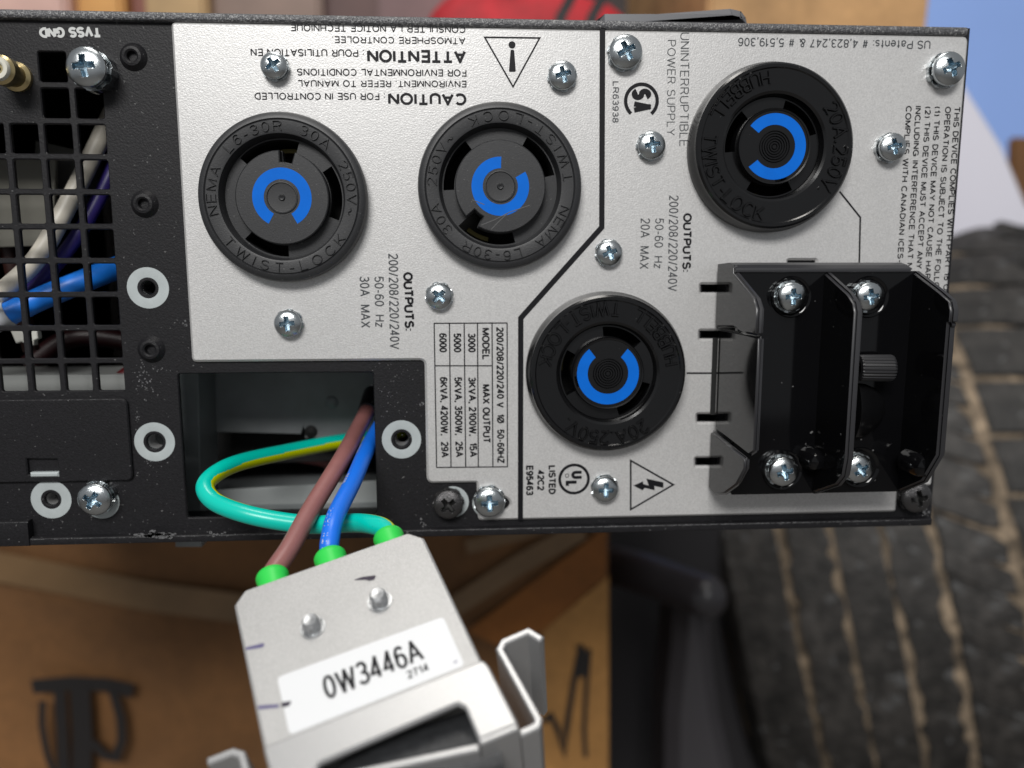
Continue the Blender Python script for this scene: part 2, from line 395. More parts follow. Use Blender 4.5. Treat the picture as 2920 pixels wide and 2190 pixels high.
# --- bottom flange: front strip with a highlight painted along its upper edge
fb0 = L(1300, 1529, 0.001)[1]; fb1 = L(1300, 1509, 0.001)[1]
xfr = L(2650, 1480)[0]
bar('bottom_flange', rprof(fb0, fb1, -0.02, 0.0010, 0.0004), L(88, 1500)[0], xfr, BLACKP, ups)
bar('bottom_flange', rprof(fb0, L(40, 1487, 0.001)[1], -0.02, 0.0013, 0.0004), x_l, L(87, 1500)[0], BLACKP, ups)
# edge highlight of the flange, painted as pale flecks
wb = fb1-0.00012
def worn(a0, a1, b, c, w, nme='edge_highlight', dens=0.75, step=0.0006, seed=1):  # broken pale flecks that paint the highlight of an edge
    rnd = random.Random(seed); lp = []; x = a0
    while x < a1:
        l = step*(0.4+rnd.random()*1.8)
        if rnd.random() < dens:
            hh = w*(0.3+0.9*rnd.random()); lp.append([(x, b-hh/2), (x+l, b-hh/2*rnd.random()), (x+l*0.9, b+hh/2), (x+0.1*l, b+hh/2*rnd.random())])
        x += l
    o = flat(nme, lp, c, SCUFFHI, ups); tag(o, kind='stuff'); return o
SCUFFHI = mat('scuff_and_highlight_metal', (0.15, 0.15, 0.155), 0.35, 0.3, grain=(1500, 0.5))  # pale metal of the scuffs, also used for the painted edge highlights
worn(L(90, 1500)[0], xfr-0.004, fb1-0.0003, 0.00103, 0.00016, dens=0.7, seed=3)
worn(L(1316, 1500)[0], xfr-0.012, fb1-0.0002, 0.00104, 0.0003, dens=0.9, seed=4)
worn(x_l+0.1, L(85, 1500)[0], L(40, 1489, 0.001)[1], 0.00134, 0.0002, dens=0.6, seed=5)
def scuff(u, v, ru, rv, n, c=CP, s=5, seed=0, elong=1.0):
    rnd = random.Random(seed+int(u)); lp = []
    for i in range(n):
        x = u+rnd.gauss(0, ru*0.5); y = v+rnd.gauss(0, rv*0.5); k = s*(0.3+rnd.random())*0.5
        pts = [(x+k*elong*(0.6+0.6*rnd.random())*cos(t), y+k*(0.6+0.6*rnd.random())*sin(t)) for t in (0.3, 1.3, 2.4, 3.6, 4.6, 5.6)]
        lp.append(LS(pts, c+0.00003))
    tag(flat('scuff_mark', lp, c+0.00003, SCUFFHI, ups), kind='stuff')
scuff(408, 1085, 32, 50, 46, seed=2); scuff(455, 1052, 26, 8, 12, seed=5, s=4)
scuff(440, 1525, 60, 9, 40, c=0.00105, s=9, elong=2.2); scuff(620, 1522, 40, 7, 14, c=0.00105, s=6, elong=2)
scuff(1125, 1110, 60, 90, 60, seed=8, s=3); scuff(1200, 1150, 10, 12, 5, s=9); scuff(1205, 1490, 8, 14, 10, s=8)
scuff(432, 1320, 30, 12, 12, s=5); scuff(390, 1200, 10, 20, 10, s=4); scuff(2640, 1465, 8, 22, 14, s=7, c=0.0002)
scuff(525, 925, 5, 8, 5, s=8)

# --- lid below the grille
lid = LS([(-1500, 1150), (361, 1137), (371, 1371), (-1500, 1385)], CP+0.001)
lid = [(lid[0][0], lid[1][1]), (lid[1][0], lid[1][1]), (lid[1][0], lid[2][1]), (lid[0][0], lid[2][1])]
s0 = LS([(75, 1309), (162, 1309), (168, 1352), (82, 1352)], CP+0.001)
lidhole = [(s0[0][0], s0[0][1]), (s0[1][0], s0[1][1]), (s0[2][0], s0[2][1]), (s0[0][0], s0[2][1])]
lidp = slab('access_lid', fillet(lid, [0, 0.0016, 0.0016, 0], 5), CP+0.0002, CP+0.0010, BLACKP, ups, [lidhole], bev=0.0003)
box_local('lid_catch', lidhole[0][0]+0.0008, lidhole[1][0]+0.0003, lidhole[2][1]-0.0006, lidhole[2][1]+0.0006, CP, CP+0.0015, BARE, ups)
worn(x_l+0.1, lid[1][0]-0.002, lid[1][1]-0.00012, CP+0.00102, 0.00013, dens=0.6, seed=9, step=0.0005)  # highlight on the lid's top edge, painted as flecks
text('TVSS GND', (287, 76), (110, 78), 30, WHITEINK, ups, bold=0.02, cbase=CP)

# --- silver plate
G = LS([(487, 56), (2765, 90), (2659, 1386), (2562, 1388), (2558, 1462), (1366, 1484), (1359, 1379), (1218, 1379), (1209, 1030), (545, 1030)])
tz = L(1400, 77)[1]
xl = (G[0][0]+G[9][0])/2; xr_ = G[1][0]
bz = L(1900, 1474)[1]; nz = G[7][1]; mz = L(1000, 1029)[1]; x1 = (G[7][0]+G[8][0])/2; x2 = G[6][0]; x3 = G[3][0]
out = [(xl, mz), (x1, mz), (x1, nz), (x2, nz), (x2+0.0003, bz), (x3, bz), (x3, G[3][1]), (L(2658, 1386)[0], G[3][1]), (xr_, tz), (xl, tz)]
rr = [0.0012, 0.0012, 0.0018, 0.0003, 0.0012, 0.0008, 0.0, 0.0008, 0.0016, 0.0012]
ph = []
for k in RC:
    a, b = L(*RC[k], 0.004); ph.append(circle(a, b, 0.0168 if k in 'AB' else 0.0150, 48))
for x, X, y in [(1999, 2068, 822), (1984, 2060, 1317)]: ph.append(fillet(LS([(x, y-11), (X, y-11), (X, y+12), (x, y+12)]), 0.0003, 3))
for x, X, y in [(1996, 2075, 954), (1989, 2068, 1192)]: ph.append(fillet(LS([(x, y-11), (X, y-11), (X, y+12), (x, y+12)]), 0.0003, 3))
ph.append(fillet(LS([(2248, 742), (2328, 742), (2328, 756), (2248, 756)]), 0.0003, 3))
a, b = L(1412, 1437); sp = pxs(1412, 1437)
ph.append([(a+(28*cos(t)+14*cos(t))*sp, b+24*sin(t)*sp) for t in [2*pi*i/24 for i in range(24)]])
plate = slab('silver_plate', fillet(out, rr, 6), CP+0.00005, 0, SILVER, ups, ph, bev=0.0006)

T = 0.00004
def pt(s, A, B, cp, mt=INK, bold=0.0, **k): return text(s, A, B, cp, mt, plate, bold=bold, **k)
pt('CAUTION', (1330, 266), (1106, 264), 34, bold=0.012)
pt(': FOR USE IN CONTROLLED', (1098, 265), (725, 264), 20)
pt('ENVIRONMENT. REFER TO MANUAL', (1330, 230), (848, 228), 19)
pt('FOR ENVIRONMENTAL CONDITIONS', (1330, 198), (846, 195), 20)
pt('ATTENTION', (1329, 143), (1046, 141), 36, bold=0.012)
pt(': POUR UTILISATION EN', (1038, 141), (714, 138), 21)
pt('ATMOSPHERE CONTROLEE.', (1327, 107), (946, 103), 19)
pt('CONSULTER LA NOTICE TECHNIQUE', (1327, 74), (828, 68), 20)
pt('US Patents: # 4,823,247 & # 5,519,306', (2654, 116), (2105, 107), 23, INKTHIN, bold=-0.006)
pt('UNINTERRUPTIBLE', (1940, 93), (1937, 418), 26, INKTHIN, bold=-0.014)
pt('POWER SUPPLY', (1903, 114), (1901, 387), 24, INKTHIN, bold=-0.014)
pt('LR63938', (1747, 232), (1746, 350), 18, INKTHIN)
pt('OUTPUTS:', (1948, 608), (1945, 776), 25, bold=0.012)
pt('200/208/220/240V', (1908, 557), (1904, 831), 27, INKTHIN, bold=-0.01)
pt('50-60  Hz', (1868, 622), (1864, 765), 25, INKTHIN, bold=-0.01)
pt('20A  MAX', (1827, 622), (1823, 767), 27, INKTHIN, bold=-0.01)
pt('OUTPUTS:', (1149, 776), (1154, 944), 28, bold=0.014)
pt('200/208/220/240V', (1107, 723), (1112, 996), 28, INKTHIN, bold=-0.006)
pt('50-60  Hz', (1067, 788), (1070, 933), 27, INKTHIN, bold=-0.006)
pt('30A  MAX', (1025, 788), (1029, 935), 28, INKTHIN, bold=-0.006)
pt('200/208/220/240 V  1\u00d8  50-60HZ', (1415, 933), (1418, 1321), 21, bold=0.009)
pt('MODEL', (1374, 935), (1375, 1027), 22, bold=0.009)
pt('MAX OUTPUT', (1375, 1096), (1377, 1264), 22, bold=0.009)
pt('3000', (1334, 950), (1335, 1005), 22, bold=0.008)
pt('3KVA, 2100W,  15A', (1335, 1075), (1339, 1304), 22, bold=0.008)
pt('5000', (1293, 950), (1294, 1005), 22, bold=0.008)
pt('5KVA, 3500W,  25A', (1295, 1075), (1299, 1304), 22, bold=0.008)
pt('6000', (1252, 950), (1253, 1005), 22, bold=0.008)
pt('6KVA, 4200W,  29A', (1254, 1075), (1258, 1305), 22, bold=0.008)
pt('LISTED', (1564, 1327), (1564, 1410), 21, bold=0.014)
pt('42C2', (1532, 1340), (1532, 1399), 20, bold=0.014)
pt('E95463', (1500, 1327.6), (1500, 1413), 21, bold=0.014)
for s, vis, A, B in [
    ('THIS DEVICE COMPLIES WITH PART 15 OF THE FCC RULES.', 'THIS DEVICE COMPLIES WITH PART 15 OF', (2721, 304), (2688, 844)),
    ('OPERATION IS SUBJECT TO THE FOLLOWING TWO CONDITIONS:', 'OPERATION IS SUBJECT TO THE FOLLO', (2695, 304), (2661, 823)),
    ('(1) THIS DEVICE MAY NOT CAUSE HARMFUL INTERFERENCE', '(1) THIS DEVICE MAY NOT CAUSE HAR', (2665, 304), (2636, 796)),
    ('(2) THIS DEVICE MUST ACCEPT ANY INTERFERENCE', '(2) THIS DEVICE MUST ACCEPT ANY', (2638, 304), (2612, 767)),
    ('INCLUDING INTERFERENCE THAT MAY', 'INCLUDING INTERFERENCE THAT M', (2610, 302), (2585, 769)),
    ('COMPLIES WITH CANADIAN ICES-003', 'COMPLIES WITH CANADIAN ICES-0', (2583, 302), (2557, 765))]:
    pt(s, A, B, 17, vis=vis, bold=0.004)
# rules, divider, table, marks
def pline(pts, w, name='printed_line', mt=INK, c=T):
    return flat(name, [stroke(LS(pts), w*pxs(*pts[0]))], c, mt, plate)
pline([(1718, 79), (1716, 648), (1485, 907), (1484, 1483)], 16, 'divider_stripe')
pline([(2394, 546), (2453, 620), (2450, 756)], 5)
pline([(1958, 1064), (2260, 1064)], 5)
tb = []
tp = [1238, 1281.6, 1323.5, 1361.5, 1403, 1446]; bt = [1245, 1286, 1328, 1364, 1405.5, 1447]
w_ = 3.3*pxs(1340, 1100)
for a_, b_ in zip(tp, bt): tb.append(stroke(LS([(a_, 921.5), (b_, 1332)]), w_))
tb += [stroke(LS([(1237, 922), (1447, 921)]), w_), stroke(LS([(1239, 1043), (1404, 1043)]), w_), stroke(LS([(1244, 1333), (1448, 1331)]), w_)]
for i, lp in enumerate(tb): flat('table_rule', [lp], T+0.00001*(i > 5), INK, plate)
# warning triangles
def tri_ring(P3, w, name):
    lp = LS(P3); 
    if area2(lp) < 0: lp.reverse()
    flat(name, [[lp, offs(lp, w*pxs(*P3[0]))[::-1]]], T, INK, plate)
tri_ring([(1378, 104), (1543, 106), (1463, 252)], 4.6, 'warning_triangle')
flat('exclamation_mark', [circle(*L(1460, 128), 10*pxs(1460, 128), 24), fillet(LS([(1456, 142), (1466, 142), (1471, 205), (1451, 205)]), 0.0003, 3)], T, INK, plate)
tri_ring([(1796, 1309), (1925, 1382), (1796, 1457)], 5, 'shock_triangle')
bolt = [(1775,297),(1853,262),(1855,283),(1900,297),(1880,240),(2018,270),(2018,315),(1945,300),(1948,335),(1868,315),(1850,335)]
flat('lightning_bolt', [LS([(1180+x/2.836, 1280+y/2.836) for x, y in bolt])], T, INK, plate)
# certification marks
a, b = L(1829, 288); s_ = pxs(1829, 288)
flat('approval_mark', [ringloop(a, b, 40*s_, 50*s_, -50, 230, 40)], T, INK, plate)
text('S', (1801, 252), (1801, 286), 56, INK, plate, bold=0.025); text('A', (1801, 289), (1801, 322), 56, INK, plate, bold=0.02)
a, b = L(1637, 1366); s_ = pxs(1637, 1366)
flat('listing_mark', [[circle(a, b, 45*s_, 48), circle(a, b, 37*s_, 48)[::-1]]], T, INK, plate)
text('U', (1629, 1343), (1629, 1366), 34, INK, plate, bold=0.02); text('L', (1613, 1371), (1613, 1390), 36, INK, plate, bold=0.02)
a, b = L(1617, 1356); flat('printed_circle', [[circle(a, b, 6*s_, 20), circle(a, b, 4.4*s_, 20)[::-1]]], T*2, INK, plate)

# --- bare rings, dimples
for i, (u, v, r, hr) in enumerate(rings):
    a, b = L(u, v, CP); s_ = pxs(u, v, CP)
    rn = random.Random(i)
    o = lathe('bare_ring', [(r*s_, 0.00004), (r*s_*0.62, 0.00006), (hr*s_*1.25, -0.00005), (hr*s_, -0.0006), (hr*s_*0.97, -0.0035)], a, b, CP, BARE, ups, seg=48)
    lathe('insert_bore', [(hr*s_*0.93, 0.0), (hr*s_*0.86, -0.0006), (hr*s_*0.93, -0.0011), (hr*s_*0.86, -0.0016), (hr*s_*0.93, -0.0021), (hr*s_*0.86, -0.0027), (hr*s_*0.93, -0.0045)], a, b, CP-0.0009, STEEL if i != 0 else BLKSCREW, o, seg=32)
for u, v in ((381, 163), (413, 582), (432, 996), (-120, 600)):
    a, b = L(u, v, CP); s_ = pxs(u, v, CP)
    lathe('pressed_dimple', [(40*s_, 0.00002), (34*s_, 0.0006), (27*s_, 0.0013), (20*s_, 0.0014), (15*s_, 0.0011), (13*s_, 0.0002), (12*s_, -0.003), (0.00005, -0.003)], a, b, CP, BLACKP, ups, seg=40)

# --- screws
def head_mesh():
    V = [(0, 0, 0)]; Fc = []; NR, NA = 44, 96
    def z(x, y):
        r = sqrt(x*x+y*y); d = 0.22 + 0.46*sqrt(max(0, 1-0.93*r*r))
        ax, ay = abs(x), abs(y); w = 0.135
        s = min(max(ax-0.54, ay-w-0.02*(0.5-ax)), max(ay-0.54, ax-w-0.02*(0.5-ay)), (ax+ay-0.36)*0.7)
        t = max(0, min(1, 0.5-s/0.05)); t = t*t*(3-2*t)
        return d - t*(0.62-0.36*min(1, r/0.6))
    for i in range(1, NR+1):
        r = (i/NR)
        for j in range(NA):
            a = 2*pi*j/NA; x, y = r*cos(a), r*sin(a); V.append((x, y, z(x, y)))
    V[0] = (0, 0, z(0, 0))
    for j in range(NA): Fc.append((0, 1+j, 1+(j+1) % NA))
    for i in range(NR-1):
        for j in range(NA):
            k = (j+1) % NA; Fc.append((1+i*NA+j, 1+(i+1)*NA+j, 1+(i+1)*NA+k, 1+i*NA+k))
    b = len(V)
    for j in range(NA): a = 2*pi*j/NA; V.append((0.985*cos(a), 0.985*sin(a), 0.08))
    for j in range(NA): a = 2*pi*j/NA; V.append((0.9*cos(a), 0.9*sin(a), 0.0))
    o = 1+(NR-1)*NA
    for j in range(NA):
        k = (j+1) % NA; Fc.append((o+j, b+j, b+k, o+k)); Fc.append((b+j, b+NA+j, b+NA+k, b+k))
    me = mesh('screw', V, Fc); me.materials.append(None); me.materials.append(None)
    for p in me.polygons:
        c_ = p.center
        if c_.z > 0.1 and z(c_.x, c_.y) < 0.22+0.46*sqrt(max(0, 1-0.93*(c_.x**2+c_.y**2)))-0.06: p.material_index = 1
    me.shade_smooth(); me.set_sharp_from_angle(angle=radians(50)); return me
HEAD = head_mesh(); HEADB = HEAD.copy()
HEAD.materials[0] = ZINC; HEAD.materials[1] = RECESS; HEADB.materials[0] = BLKSCREW; HEADB.materials[1] = VOID
def washer_mesh(m):
    V = []; Fc = []; n = 48
    for j in range(n):
        a = 2*pi*j/n; t = 1.02 + (0.07 if (j//3) % 2 else 0)
        zt = 0.9 if (j//3) % 2 else 0.55
        V += [(0.5*cos(a), 0.5*sin(a), zt), (t*cos(a), t*sin(a), zt), (t*cos(a), t*sin(a), 0), (0.5*cos(a), 0.5*sin(a), 0)]
    for j in range(n):
        k = (j+1) % n
        for q in range(4): Fc.append((4*j+q, 4*k+q, 4*k+(q+1) % 4, 4*j+(q+1) % 4))
    me = mesh('washer', V, Fc); me.materials.append(m); return me
WASH = washer_mesh(ZINC); WASHB = washer_mesh(BLKSCREW)
def screw(u, v, r, base, lift=0.0007, ang=0, black=False, parent=None, wscale=1.0, tilt=0.0):
    r *= 1.0; s_ = pxs(u, v, base+lift); R = r*s_; hc = base+lift+R*0.35
    a, b = L(u, v, hc); R = r*pxs(u, v, hc)
    M = PANEL @ Matrix.Translation((a, b, base+lift)) @ Matrix.Rotation(tilt, 4, 'X') @ Matrix.Rotation(radians(ang), 4, 'Z') @ Matrix.Diagonal((R, R, R, 1))
    o = reg(bpy.data.objects.new('screw', HEADB if black else HEAD), M, parent or ups)
    M2 = PANEL @ Matrix.Translation((a, b, base+0.00002)) @ Matrix.Rotation(radians(ang*1.7), 4, 'Z') @ Matrix.Diagonal((R*wscale, R*wscale, max(lift, 0.0004), 1))
    reg(bpy.data.objects.new('washer', WASHB if black else WASH), M2, o)
    if black: o['label'] = 'black screw'
    return o
for u, v, r, base, lift, ang in [
    (244, 190, 57, CP, 0.0045, 5), (780, 186, 38, 0, 0.0014, 32), (1605, 214, 40, 0, 0.0006, 15), (1785, 147, 47, 0, 0.0008, 28),
    (1859, 414, 39, 0, 0.0006, 10), (2708, 195, 45, 0, 0.0016, 25), (2547, 419, 38, 0, 0.0014, 12), (1738, 721, 37, 0, 0.0006, 20),
    (1252, 845, 38, 0, 0.0006, 45), (820, 923, 39, 0, 0.0008, 5), (1727, 1396, 37, 0, 0.0008, 0), (1396, 1433, 43, 0, 0.0009, 2),
    (268, 1425, 48, CP, 0.0022, -30)]:
    screw(u, v, r, base, lift, ang)
screw(1278, 1440, 42, CP, 0.0014, 40, True); screw(2616, 1420, 42, CP, 0.0014, 10, True)
# bare rims seen beside three of the screws
for u, v, r in ((289, 1430, 52), (1291, 1431, 46), (1394, 1433, 47), (272, 196, 50)):
    a, b = L(u, v, CP); s_ = pxs(u, v, CP)
    lathe('bare_ring', [(r*s_, 0.00004), (r*s_*0.4, 0.00006)], a, b, CP, BARE, ups, seg=40)

# --- brass binding post at the left edge
a, b = L(52, 221, CP); s_ = pxs(38, 218)
BRASS = mat('brass', (0.52, 0.42, 0.22), 0.28, 0.9, bump=(500, 0.0002, 0.3))
bp = lathe('binding_post', [(0.0034, 0), (0.0034, 0.001), (0.0026, 0.0016), (0.0026, 0.0045), (0.0033, 0.005), (0.0033, 0.0072), (0.0026, 0.0078), (0.0005, 0.0078)], a, b, CP, BRASS, ups, seg=40)
lathe('insulating_ring', [(0.0012, 0.0), (0.0013, 0.0006), (0.0017, 0.0009), (0.0024, 0.0009), (0.0027, 0.0003), (0.0027, 0)], a, b, CP+0.0079, plain('ivory', (0.62, 0.6, 0.52)), bp, seg=32)

# --- twist-lock sockets
def recess_core(r_in, notch=None, n=90):
    "outline of a disc with an optional notch (a0, a1, rmin)"
    pts = []
    if not notch: return circle(0, 0, r_in, n)
    a0, a1, rm = notch
    for i in range(n):
        a = a1 + (360-(a1-a0))*i/(n-1); pts.append((r_in*cos(radians(a)), r_in*sin(radians(a))))
    pts += [(rm*cos(radians(a0)), rm*sin(radians(a0))), (rm*cos(radians((a0+a1)/2)), rm*sin(radians((a0+a1)/2))), (rm*cos(radians(a1)), rm*sin(radians(a1)))]
    return pts
def socket(key, kind, rot):
    big = kind == 30
    u, v = RC[key]; top = 0.0046 if big else 0.0052
    a, b = L(u, v, top); s_ = (246 if big else 227)*pxs(803, 563, top)/246 if big else 226*pxs(2211, 417, top)/226
    p = pxs(803, 563, top) if big else pxs(1735, 1066, top)*0.985
    M = PANEL @ Matrix.Translation((a, b, 0)) @ Matrix.Rotation(radians(rot), 4, 'Z')
    m_ = NYLON if big else GLOSS
    if big:
        R = 243*p
        prof = [(R*0.99, 0), (R, 0.0010), (R, 0.0030), (R*0.985, 0.0038), (R*0.95, 0.0043), (223*p, 0.0044), (220*p, 0.0041), (217*p, 0.0044), (186*p, 0.0044), (181*p, 0.0043), (176*p, 0.0030), (171*p, 0.0012), (171*p, 0.0006)]
        rin, rs0, rs1, core, blo, bhi, ct = 172*p, 136*p, 171*p, 134*p, 52*p, 85*p, 0.0042
        sl = [(73, 137), (-22, 34), (-136, -88)]; notch = (72, 91, 101*p)
    else:
        R = 227*p
        prof = [(R*1.03, 0), (R*1.03, 0.0022), (R*1.0, 0.0034), (R*0.99, 0.0048), (R*0.965, 0.0053), (R*0.93, 0.0053), (R*0.915, 0.0050), (150*p, 0.0048), (143*p, 0.0044), (138*p, 0.0026), (136*p, 0.0006)]
        rin, rs0, rs1, core, blo, bhi, ct = 137*p, 105*p, 136*p, 102*p, 59*p, 90*p, 0.0046
        sl = [(17, 75), (-120, -60), (132, 186)]; notch = (-84, -66, 92*p) 
    root = link('twist_lock_socket', lathe_mesh('twist_lock_socket', prof, 128), m_, ups, M, 30)
    # recessed floor with blade slots
    def slot(x, y):
        n = 40; P = []
        for i in range(n+1): a = radians(x+(y-x)*i/n); P.append(((rs1-0.00025)*cos(a), (rs1-0.00025)*sin(a)))
        for i in range(n, -1, -1):
            d_ = x+(y-x)*i/n; a = radians(d_); r0 = notch[2]+0.0002 if notch[0]+1.5 < d_ < notch[1]-0.5 else rs0; P.append((r0*cos(a), r0*sin(a)))
        return P
    hl = [slot(x, y) for x, y in sl]
    me = slab_mesh('recess_floor', circle(0, 0, rin, 96), -0.0012, 0.0014 if big else 0.0026, hl, 0)
    link('recess_floor', me, m_, root, M, 30)
    me = slab_mesh('core', recess_core(core, notch), 0.0002, ct, (), 0.00025)
    link('core', me, m_, root, M @ Matrix.Translation((0, 0, 0.0)), 30)
    lathe_w = lathe_mesh('blade_well', [(rin*0.98, -0.0011), (rin*0.98, -0.014), (0.0001, -0.014)], 48)
    link('blade_well', lathe_w, VOID, root, M, 30)
    BC = bpy.data.materials.get('dull_brass') or mat('dull_brass', (0.10, 0.085, 0.03), 0.4, 0.8)
    for x, y in sl[:1] if big else sl[1:2]:
        me = slab_mesh('contact', ringloop(0, 0, rs0+0.0007, rs1-0.0010, x+8, (x+y)/2+4, 8), -0.012, -0.0075, (), 0.0001); link('contact', me, BC, root, M, 30)
    g0, g1 = (-61, 241) if big else (-142, 142)
    me = mesh('blue_mark', [(x, y, 0) for x, y in ringloop(0, 0, blo, bhi, g0, g1, 48)], [(i, i+1, 97-i-1, 97-i) for i in range(48)])
    link('blue_mark', me, BLUE, root, M @ Matrix.Translation((0, 0, ct+0.00004)), 0)
    if big:
        link('centre_disc', lathe_mesh('centre_disc', [(46*p, 0.00002), (45*p, 0.00028), (43*p, 0.0003), (41*p, 0.00004), (39*p, 0.00002), (10*p, 0.00002), (9*p, 0.0002), (7*p, 0.0004), (4*p, 0.0003), (0.00002, 0.0001)], 64), m_, root, M @ Matrix.Translation((0, 0, ct)), 25)
        arc_text('NEMA  L6-30R  30A  250V~', 188*p, 194, -14, 26*p, NYLON, root, M, 0.0044, True, wt=0.14, ext=0.0004, space=1.5)
        arc_text('TWIST-LOCK', 214*p, -144, -33, 26*p, NYLON, root, M, 0.0044, False, wt=0.14, ext=0.0004, space=2.2)
    else:
        pr = [(48*p, 0.00002)]
        for k in range(6):
            r0 = (44-k*7)*p; pr += [(r0, 0.00002), (r0-1.6*p, 0.00035), (r0-3.6*p, 0.00002)]
        pr.append((0.00002, 0.00002))
        link('centre_rings', lathe_mesh('centre_rings', pr, 64), m_, root, M @ Matrix.Translation((0, 0, ct)), 60)
        link('core_lip', lathe_mesh('core_lip', [(core*1.0, -0.0012), (core*1.03, -0.0003), (core*1.0, 0.0003), (core*0.96, 0.0002), (core*0.94, -0.0002)], 96), m_, root, M @ Matrix.Translation((0, 0, ct)), 40)
        arc_text('HUBBELL', 203*p, 98, 156, 35*p, GLOSS, root, M, 0.0049, False, wt=0.27, ext=0.0005, space=1.0)
        arc_text('TWIST-LOCK', 203*p, 171, 262, 35*p, GLOSS, root, M, 0.0049, False, wt=0.27, ext=0.0005, space=1.0)
        arc_text('20A.250V.', 170*p, 37, -41, 35*p, GLOSS, root, M, 0.0049, True, wt=0.27, ext=0.0005, space=1.0)
    return root
def scratch(root, u, v, pts, w, top):
    for q in pts: flat('scratch_mark', [stroke(LS([(u+x/2.86, v+y/2.86) for x, y in q], top), w*0.00009)], top+0.00006, SCR, root)
SCR = mat('pale_scratch', (0.09, 0.09, 0.092), 0.5)
socket('A', 30, 0)['label'] = 'matt grey 30A socket, left one'
sB = socket('B', 30, 149)
scratch(sB, 1140, 260, [[(665,1092),(770,1050),(900,985),(1060,930)],[(745,1128),(800,1070),(880,995)],[(590,885),(690,925)]], 2.2, 0.0042)
sB['label'] = 'matt grey 30A socket beside the divider stripe'
socket('C', 20, 0)['label'] = 'gloss black 20A socket, upper right one'
socket('D', 20, -90)['label'] = 'gloss black 20A socket, lower one'

# --- black guard over the breakers
HB, HT = 0.0130, 0.0290
GEDGE = mat('highlit_black_edge', (0.024, 0.024, 0.027), 0.36, spec=0.6)  # lighter than the guard's black: light caught on edges is in the colour
def fin(name, pts, c_of, x_plane, th, mt, parent):
    "upright sheet standing on the panel: pts are (pixel v, height c) pairs at panel column x_plane; b comes from the sight line"
    lp = []
    for v_, c_ in pts:
        # find b on the plane a = x_plane for pixel row v at height c
        lo, hi = -0.12, 0.12
        lp.append((x_plane, bcoord(v_, c_, x_plane), c_))
    V = [(x, b, c) for x, b, c in lp] + [(x+th, b, c) for x, b, c in lp]; n = len(lp)
    Fc = [tuple(range(n)), tuple(range(2*n-1, n-1, -1))] + [(i, (i+1) % n, n+(i+1) % n, n+i) for i in range(n)]
    me = bpy.data.meshes.new(name); me.from_pydata(V, [], Fc)
    bm = bmesh.new(); bm.from_mesh(me); bmesh.ops.recalc_face_normals(bm, faces=bm.faces)
    bmesh.ops.bevel(bm, geom=[e for e in bm.edges if e.calc_face_angle(0) > 1.2], offset=0.0006, segments=3, affect='EDGES')
    bm.to_mesh(me); bm.free()
    me.materials.append(mt); me.materials.append(GEDGE)
    for p in me.polygons: p.material_index = 0 if abs(p.normal.x) > 0.93 else 1
    return link(name, me, None, parent, PANEL, 50)
def project(a, b, c):
    p = PANEL @ Vector((a, b, c)) - CAM; x = Vector((p.dot(rx_), p.dot(-up_), p.dot(fw_))); return CX+F*x.x/x.z, CY+F*x.y/x.z
def bcoord(v, c, a):
    lo, hi = -0.15, 0.15
    for _ in range(50):
        mid = (lo+hi)/2
        if project(a, mid, c)[1] > v: lo = mid
        else: hi = mid
    return (lo+hi)/2
X1 = L(2034, 1000)[0]; X2 = L(2338, 1000, HB)[0]; X3 = L(2588, 1000, HB)[0]; XE = X3+0.0018
zt, zb = bcoord(773, HB, X2), bcoord(1407, HB, X2)
base = slab('breaker_guard', fillet([(X1+0.0016, zb), (X3+0.0015, zb), (X3+0.0015, zt), (X1+0.0016, zt)], 0.0005, 2), HB-0.0018, HB, GUARD, ups, bev=0.0002)
base['label'] = 'gloss black guard with upright fins'
ztp = bcoord(752, 0.010, X2)
bar('top_wall', fillet([(zt-0.0003, 0.0002), (ztp, 0.0002), (ztp+0.0003, HB-0.004), (ztp-0.0003, HB-0.0012), (zt+0.0006, HB+0.0006), (zt-0.0003, HB+0.0006)], [0, 0, 0.001, 0.001, 0.0004, 0.0002], 4), X1+0.0003, X3-0.001, GEDGE, base)
bar('bottom_wall', [(zb, 0.0002), (zb+0.0016, 0.0002), (zb+0.0016, HB-0.0019), (zb, HB-0.0019)], X1+0.0003, X3+0.0015, GUARD, base)
# left wall: two full pieces at top and bottom, the middle one standing a little further back
fin('side_fin', [(757, 0.0005), (934, 0.0005), (934, HB+0.001), (950, 0.0205), (958, HT), (880, HT), (845, HT-0.0025), (775, HB), (757, HB)], None, X1, 0.0018, GUARD, base)
fin('side_fin', [(936, 0.0014), (1224, 0.0014), (1300, HT-0.003), (1290, HT), (960, HT), (950, 0.0205)], None, X1+0.0007, 0.0014, GUARD, base)
fin('side_fin', [(1226, 0.0005), (1392, 0.0005), (1412, 0.005), (1410, HB), (1385, HB+0.008), (1340, HT-0.003), (1306, HT-0.003)], None, X1-0.0002, 0.0014, GUARD, base)
bar('foot_rail', [(L(2036, 1182)[1], 0.0), (L(2036, 965)[1], 0.0), (L(2036, 965)[1], 0.0004), (L(2036, 1182)[1], 0.0004)], X1-0.0003, X1+0.0010, VOID, base)
fin('upright_fin', [(773, HB-0.001), (1408, HB-0.001), (1408, HB), (1385, HT-0.004), (1360, HT-0.001), (1310, HT), (890, HT), (862, HT-0.001), (835, HT-0.004), (775, HB)], None, X2, 0.0020, GUARD, base)
fin('upright_fin', [(773, HB-0.001), (1404, HB-0.001), (1404, HB), (1375, HT-0.006), (1300, HT-0.0008), (925, HT-0.0008), (924, HT), (885, HT), (855, HT-0.001), (830, HT-0.005), (773, HB)], None, X3, 0.0021, GUARD, base)
